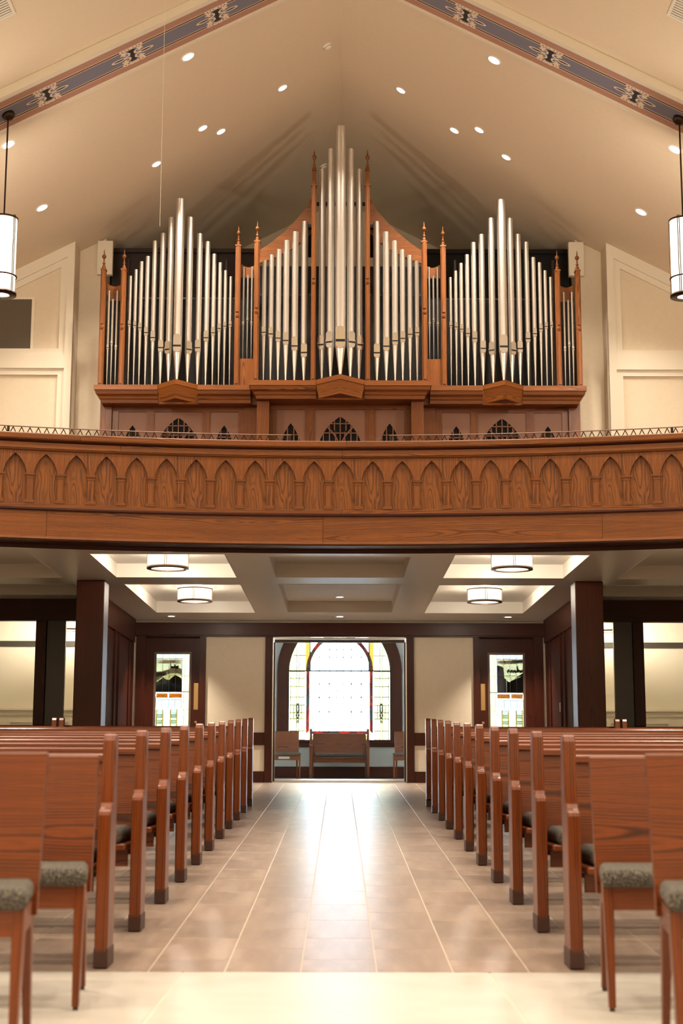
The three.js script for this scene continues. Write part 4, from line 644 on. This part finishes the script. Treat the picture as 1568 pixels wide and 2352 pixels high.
// ---------------------------------------------------------------- chairs and the hall bench
function makeChair(hw = 0.255) {
  const g = new THREE.Group();
  // plywood back, gently curved in width, reclined
  const pos = [], n = 8, back = (u, v) => { const x = u * hw, y = 0.36 + v * 0.505; return [x, y, -0.42 - v * 0.1 - 0.02 * (1 - u * u)]; };
  const prof = (t) => [0, 1].map((k) => k);
  const stations = lin(-hw, hw, n), at = (s, a, y) => new THREE.Vector3(s, y, -0.42 - (y - 0.36) * 0.19 - 0.018 * (1 - (s / hw) ** 2) - a);
  mesh('backrest', sweep([[0, 0.36], [0, 0.858], [0.006, 0.865], [0.016, 0.865], [0.022, 0.858], [0.022, 0.36]].reverse(), stations, at), M.pew[1], g);
  const leg = (x, z0, z1, y1, w0, w1, name) => { const gg = new THREE.CylinderGeometry(w1 / Math.SQRT2, w0 / Math.SQRT2, y1 - 0.012, 4, 1); gg.rotateY(Math.PI / 4); const p = gg.attributes.position; for (let i = 0; i < p.count; i++) { const t = (p.getY(i) + (y1 - 0.012) / 2) / (y1 - 0.012); p.setZ(i, p.getZ(i) + z0 + (z1 - z0) * t); p.setX(i, p.getX(i) + x); p.setY(i, 0.012 + t * (y1 - 0.012)); } const q = plain(gg); q.computeVertexNormals(); const l = mesh('leg', grain(q, 'y'), M.pew[0], g); mesh('glide', plain(new THREE.CylinderGeometry(w0 * 0.4, w0 * 0.42, 0.013, 10).translate(x, 0.0065, z0)), M.plinth, l); };
  for (const s of [-1, 1]) { leg(s * 0.282, 0.0, -0.03, 0.41, 0.023, 0.036); leg(s * 0.222, -0.5, -0.425, 0.44, 0.023, 0.036); }
  const side = (s) => grain(plain(new THREE.BoxGeometry(0.02, 0.075, 0.4)).rotateY(-s * -0.13).translate(s * 0.255, 0.3725, -0.235), 'z');
  mesh('apron', [wbox('x', -0.265, 0.265, 0.335, 0.41, 0.012, 0.034), side(-1), side(1), wbox('x', -0.21, 0.21, 0.335, 0.41, 0.4, 0.42)], M.pew[1], g);
  const cg = new RoundedBoxGeometry(0.62, 0.06, 0.45, 4, 0.028), cp = cg.attributes.position; for (let i = 0; i < cp.count; i++) { cp.setX(i, cp.getX(i) * (0.9 + 0.22 * cp.getZ(i) / 0.45)); if (cp.getY(i) > 0) cp.setY(i, cp.getY(i) + 0.02 * (1 - (cp.getX(i) / 0.31) ** 2) * Math.max(0, 1 - (cp.getZ(i) / 0.225) ** 2)); } cg.computeVertexNormals(); const c2 = grain(cg, 'x', 0.24, 0.24); c2.translate(0, 0.441, -0.2); mesh('seat_cushion', c2, M.cushion, g);
  return g;
}
{
  const proto = makeChair();
  const put = (x, D, y, label, turn = 0) => { const c = proto.clone(); c.name = numbered('chair'); c.userData = {}; c.position.copy(V(x, y, D)); c.rotation.y = turn; tag(c, label, 'chair', 'oak chairs with tweed seats'); scene.add(c); return c; };
  put(-1.18, 5.41, 0, 'oak chair with tweed seat in front of the first left pew');
  put(-1.197, 4.47, 0, 'oak chair nearest the camera at the left edge');
  put(1.215, 5.41, 0, 'oak chair with tweed seat in front of the first right pew');
  put(1.245, 4.47, 0, 'oak chair nearest the camera at the right edge');
  const hl = put(-1.0, 27.9, NF, 'oak chair in the entrance hall left of the bench'), hr = put(1.27, 27.9, NF, 'oak chair in the entrance hall right of the bench');
  for (const h of [hl, hr]) mesh('hand_grip', [new THREE.BoxGeometry(0.2, 0.04, 0.008).translate(0, 0.375, -0.008)].map(plain), M.plastic, h);
  const b = makePew(1, -0.58, 0.58); b.name = numbered('bench'); b.position.copy(V(0, NF, 29.75)); scene.add(b); tag(b, 'short oak bench with blue grey cushion under the stained glass window', 'bench');
}
// ---------------------------------------------------------------- lamps and small fittings
const slopeA = Math.atan(PITCH);
function downlight(x, D, label, up = 0, r = 0.085, power = POWER.down, angle = 0.95) {
  const l = tag(group('downlight'), label, 'ceiling light', 'recessed ceiling downlights'), s = Math.sign(x); l.position.copy(V(x, ceilY(x, up), D)); l.rotation.z = -s * slopeA;
  const tr = new THREE.LatheGeometry([[r * 0.8, 0.0], [r * 0.82, -0.006], [r * 1.05, -0.008], [r * 1.08, 0.0]].map((p) => new THREE.Vector2(...p)), 28); mesh('trim_ring', plain(tr), M.plastic, l);
  mesh('lens', plain(new THREE.CylinderGeometry(r * 0.82, r * 0.82, 0.004, 28).translate(0, -0.003, 0)), M.glow, l);
  spot(x, ceilY(x, up) - 0.05, D, power, angle, x, 0, D, 0.8, 3);
}
for (const [x, D, w] of [[-1.74, 16.2, 'large one above the left pipe tower, near the painted rib'], [-0.74, 18.08, 'left of the ridge above the middle pipes'], [-1.745, 18.14, 'left one of the pair above the left pipes'], [-1.542, 18.48, 'right one of the pair above the left pipes'], [-2.368, 18.53, 'beside the hanging wire over the left pipes'], [-3.756, 16.27, 'behind the rod of the left pendant'], [-3.751, 18.23, 'right of the left pendant, above the panelled wall'],
  [0.758, 18.12, 'right of the ridge above the middle pipes'], [1.745, 16.26, 'large one above the right pipe tower, near the painted rib'], [1.461, 18.52, 'left one of the pair above the right pipes'], [1.747, 18.17, 'right one of the pair above the right pipes'], [2.128, 18.57, 'just above the top of the right pipe tower'], [3.786, 16.32, 'behind the rod of the right pendant'], [3.782, 18.28, 'left of the right pendant, above the panelled wall']]) downlight(x, D, `round recessed downlight ${w}`, 0, D < 17.5 || Math.abs(x) > 3 ? 0.085 : 0.07);
{ let k = 0; for (const D of [12.2, 8.2, 4.2, 0.2, -3.8]) for (const x of [-3.75, -1.745, 1.745, 3.75]) downlight(x, D, 'round recessed downlight in the nave ceiling above the picture', 0.1, 0.085, POWER.nave, 1.1); }
function pendant(x, D, top, label) {
  const l = tag(group('pendant_lamp'), label, 'pendant lamp', 'cylindrical pendant lamps of the nave'); l.position.copy(V(x, 0, D));
  const r = 0.15, y1 = 6.66, y0 = 5.8, s = Math.sign(x);
  const can = plain(new THREE.LatheGeometry([[0.001, -0.06], [0.03, -0.06], [0.065, -0.035], [0.07, -0.01], [0.07, 0.02], [0.001, 0.02]].map((p) => new THREE.Vector2(...p)), 24)); const cm = mesh('canopy', can, M.bronze, l); cm.position.y = top - 0.0; cm.rotation.z = -s * slopeA;
  mesh('rod', cyl(0.009, 0.009, top - y1 - 0.02, 0, y1, 0, 10), M.bronze, l);
  mesh('top_plate', cyl(r + 0.004, r + 0.004, 0.018, 0, y1 - 0.018, 0, 36), M.bronze, l);
  const ring = (y, h, ri) => plain(new THREE.LatheGeometry([[ri, y], [r + 0.012, y], [r + 0.012, y + h], [ri, y + h], [ri, y]].map((p) => new THREE.Vector2(...p)), 36));
  mesh('band', ring(y0 + 0.2, 0.014, r - 0.004), M.bronze, l); mesh('bottom_ring', ring(y0, 0.03, r * 0.6), M.bronze, l);
  for (const [a, b] of [[y0 + 0.03, y0 + 0.2], [y0 + 0.214, y0 + 0.53], [y0 + 0.53, y1 - 0.018]]) { mesh('glass_shade', cyl(r - 0.008, r - 0.008, b - a, 0, a, 0, 36, true), M.shade, l); point(x, (a + b) / 2, D, POWER.pendant * (b - a) / 0.83, 6); }
  mesh('lower_lens', cyl(r * 0.6, r * 0.6, 0.006, 0, y0 + 0.012, 0, 30), M.glow, l); spot(x, y0 - 0.01, D, POWER.pendant * 2.2, 1.0, x, 0, D, 0.8, 4);
  for (let k = 0; k < 4; k++) for (const q of [-0.06, 0.06]) { const a = k * Math.PI / 2 + 0.55 + q; mesh('strap', bar(new THREE.Vector3((r + 0.006) * Math.cos(a), y0 + 0.01, (r + 0.006) * Math.sin(a)), new THREE.Vector3((r + 0.006) * Math.cos(a), y1 + 0.012, (r + 0.006) * Math.sin(a)), 0.0045, 6), M.bronze, l); }
}
pendant(-3.614, 15.6, ceilY(3.614) - 0.02, 'tall cylindrical pendant lamp at the left edge'); pendant(3.674, 15.6, ceilY(3.674) - 0.02, 'tall cylindrical pendant lamp at the right edge');
for (const D of [9, 2.5, -4]) for (const x of [-3.65, 3.65]) pendant(x, D, ceilY(x, 0.1) - 0.02, 'tall cylindrical pendant lamp nearer the chancel, out of the picture');
function drum(x, D, label, yT = SOFFIT + 0.135, r = 0.212, power = POWER.drum) {
  const l = tag(group('drum_light'), label, 'ceiling light', 'drum lights under the balcony'); l.position.copy(V(x, 0, D)); const y0 = yT - 0.175;
  mesh('ceiling_plate', cyl(0.09, 0.09, SOFFIT + 0.154 - yT, 0, yT, 0, 24), M.nickel, l);
  const ring = (y, h, ri) => plain(new THREE.LatheGeometry([[ri, y], [r + 0.014, y], [r + 0.014, y + h], [ri, y + h], [ri, y]].map((p) => new THREE.Vector2(...p)), 40));
  mesh('top_ring', ring(yT - 0.016, 0.016, r - 0.012), M.nickel, l); mesh('bottom_ring', ring(y0, 0.024, r * 0.84), M.nickel, l);
  mesh('glass_drum', cyl(r, r, 0.15, 0, y0 + 0.014, 0, 40, true), M.shade, l); mesh('glass_lens', cyl(r * 0.85, r * 0.85, 0.006, 0, y0 + 0.01, 0, 40), M.shade, l);
  for (let k = 0; k < 4; k++) for (const q of [-0.045, 0.045]) { const a = k * Math.PI / 2 + q; mesh('strap', bar(new THREE.Vector3((r + 0.01) * Math.cos(a), y0 + 0.006, (r + 0.01) * Math.sin(a)), new THREE.Vector3((r + 0.01) * Math.cos(a), yT + 0.006, (r + 0.01) * Math.sin(a)), 0.004, 6), M.nickel, l); }
  point(x, y0 + 0.085, D, power, 5);
}
for (const s of [-1, 1]) { const n = s < 0 ? 'left' : 'right'; drum(s * 1.855, 16.3, `round drum light in the front ${n} coffer under the balcony`); drum(s * 1.862, 19.5, `round drum light in the rear ${n} coffer under the balcony`); drum(s * 3.72, 21.0, `drum light in the room behind the ${n} glazed screen`, 2.9, 0.2, 13); }
function small(x, y, D, label) { const l = tag(group('small_downlight'), label, 'ceiling light', 'small downlights under the balcony'); l.position.copy(V(x, y, D)); mesh('trim_ring', plain(new THREE.LatheGeometry([[0.048, 0], [0.05, -0.005], [0.066, -0.006], [0.068, 0]].map((p) => new THREE.Vector2(...p)), 24)), M.plastic, l); mesh('lens', plain(new THREE.CylinderGeometry(0.049, 0.049, 0.003, 24).translate(0, -0.002, 0)), M.glow, l); spot(x, y - 0.03, D, POWER.small, 0.8, x, 0, D, 0.7, 2); }
small(-2.403, SOFFIT, 21.7, 'small recessed downlight above the left stained glass door'); small(0, SOFFIT, 21.7, 'small recessed downlight above the middle opening'); small(2.403, SOFFIT, 21.7, 'small recessed downlight above the right stained glass door'); small(0, SOFFIT + 0.155, 20.6, 'small recessed downlight inside the middle rear coffer'); small(-3.62, SOFFIT + 0.155, 15.95, 'small recessed downlight in the outer coffer at the left edge'); small(3.62, SOFFIT + 0.155, 15.95, 'small recessed downlight in the outer coffer at the right edge');
function smoke(x, D, label) { const s = Math.sign(x), l = tag(group('smoke_detector'), label, 'smoke detector'); l.position.copy(V(x, ceilY(x), D)); l.rotation.z = -s * slopeA; mesh('base', plain(new THREE.LatheGeometry([[0.001, -0.012], [0.055, -0.012], [0.06, -0.004], [0.06, 0]].map((p) => new THREE.Vector2(...p)), 24)), M.plastic, l); mesh('head', plain(new THREE.LatheGeometry([[0.001, -0.05], [0.03, -0.048], [0.044, -0.036], [0.046, -0.012]].map((p) => new THREE.Vector2(...p)), 24)), M.plastic, l); mesh('sensor_slots', plain(new THREE.CylinderGeometry(0.0455, 0.0455, 0.006, 24).translate(0, -0.026, 0)), M.nickel, l); }
smoke(-0.174, 17.52, 'white smoke detector near the ridge high above the pipes'); smoke(-0.259, 21.18, 'white smoke detector on the shaded ceiling behind the middle pipes');
for (const s of [-1, 1]) { const x = s * 3.42, D = 13.72, g = tag(group('air_vent'), `slatted white air vent in the top ${s < 0 ? 'left' : 'right'} corner of the ceiling`, 'vent'); g.position.copy(V(x, ceilY(x, 0.1), D)); g.rotation.z = -s * slopeA; const t = 0.02; mesh('frame', [box(-0.24, 0.24, -0.014, 0, -0.24, -0.21), box(-0.24, 0.24, -0.014, 0, 0.21, 0.24), box(-0.24, -0.21, -0.014, 0, -0.21, 0.21), box(0.21, 0.24, -0.014, 0, -0.21, 0.21)], M.plastic, g); mesh('duct', box(-0.21, 0.21, -0.002, 0, -0.21, 0.21), M.black, g); for (let k = 0; k < 10; k++) mesh('slat', box(-0.21, 0.21, -0.012, -0.004, -0.2 + k * 0.042, -0.2 + k * 0.042 + 0.022), M.plastic, g); }
{ const g = tag(group('speaker_grille'), 'dark mesh speaker grille in a white frame on the left panelled wall', 'grille'), x0 = -4.9, x1 = -4.15, y0 = 6.386, y1 = 7.074, D = 19.755; mesh('mesh_cloth', box(x0, x1, y0, y1, D, D + 0.005), std({ map: texture(256, 256, (u, v) => { const k = (Math.floor(u * 128) % 2) * (Math.floor(v * 128) % 2); return k ? [44, 38, 32] : [104, 94, 80]; }, THREE.RepeatWrapping), roughness: 0.8 }), g); mesh('frame', [box(x1, x1 + 0.04, y0 - 0.03, y1 + 0.03, D - 0.015, D + 0.005), box(x0, x1, y1, y1 + 0.03, D - 0.015, D + 0.005), box(x0, x1, y0 - 0.03, y0, D - 0.015, D + 0.005), box(x0 - 0.04, x0, y0 - 0.03, y1 + 0.03, D - 0.015, D + 0.005)], M.white, g); }
tag(mesh('hanging_wire', bar(V(-1.84, ceilY(1.84, 0.1) + 0.02, 14.8), V(-1.84, 6.28, 14.8), 0.0022, 6), M.plastic), 'thin pale wire hanging from the ceiling before the left pipes', 'wire');

renderer.render(scene, camera);
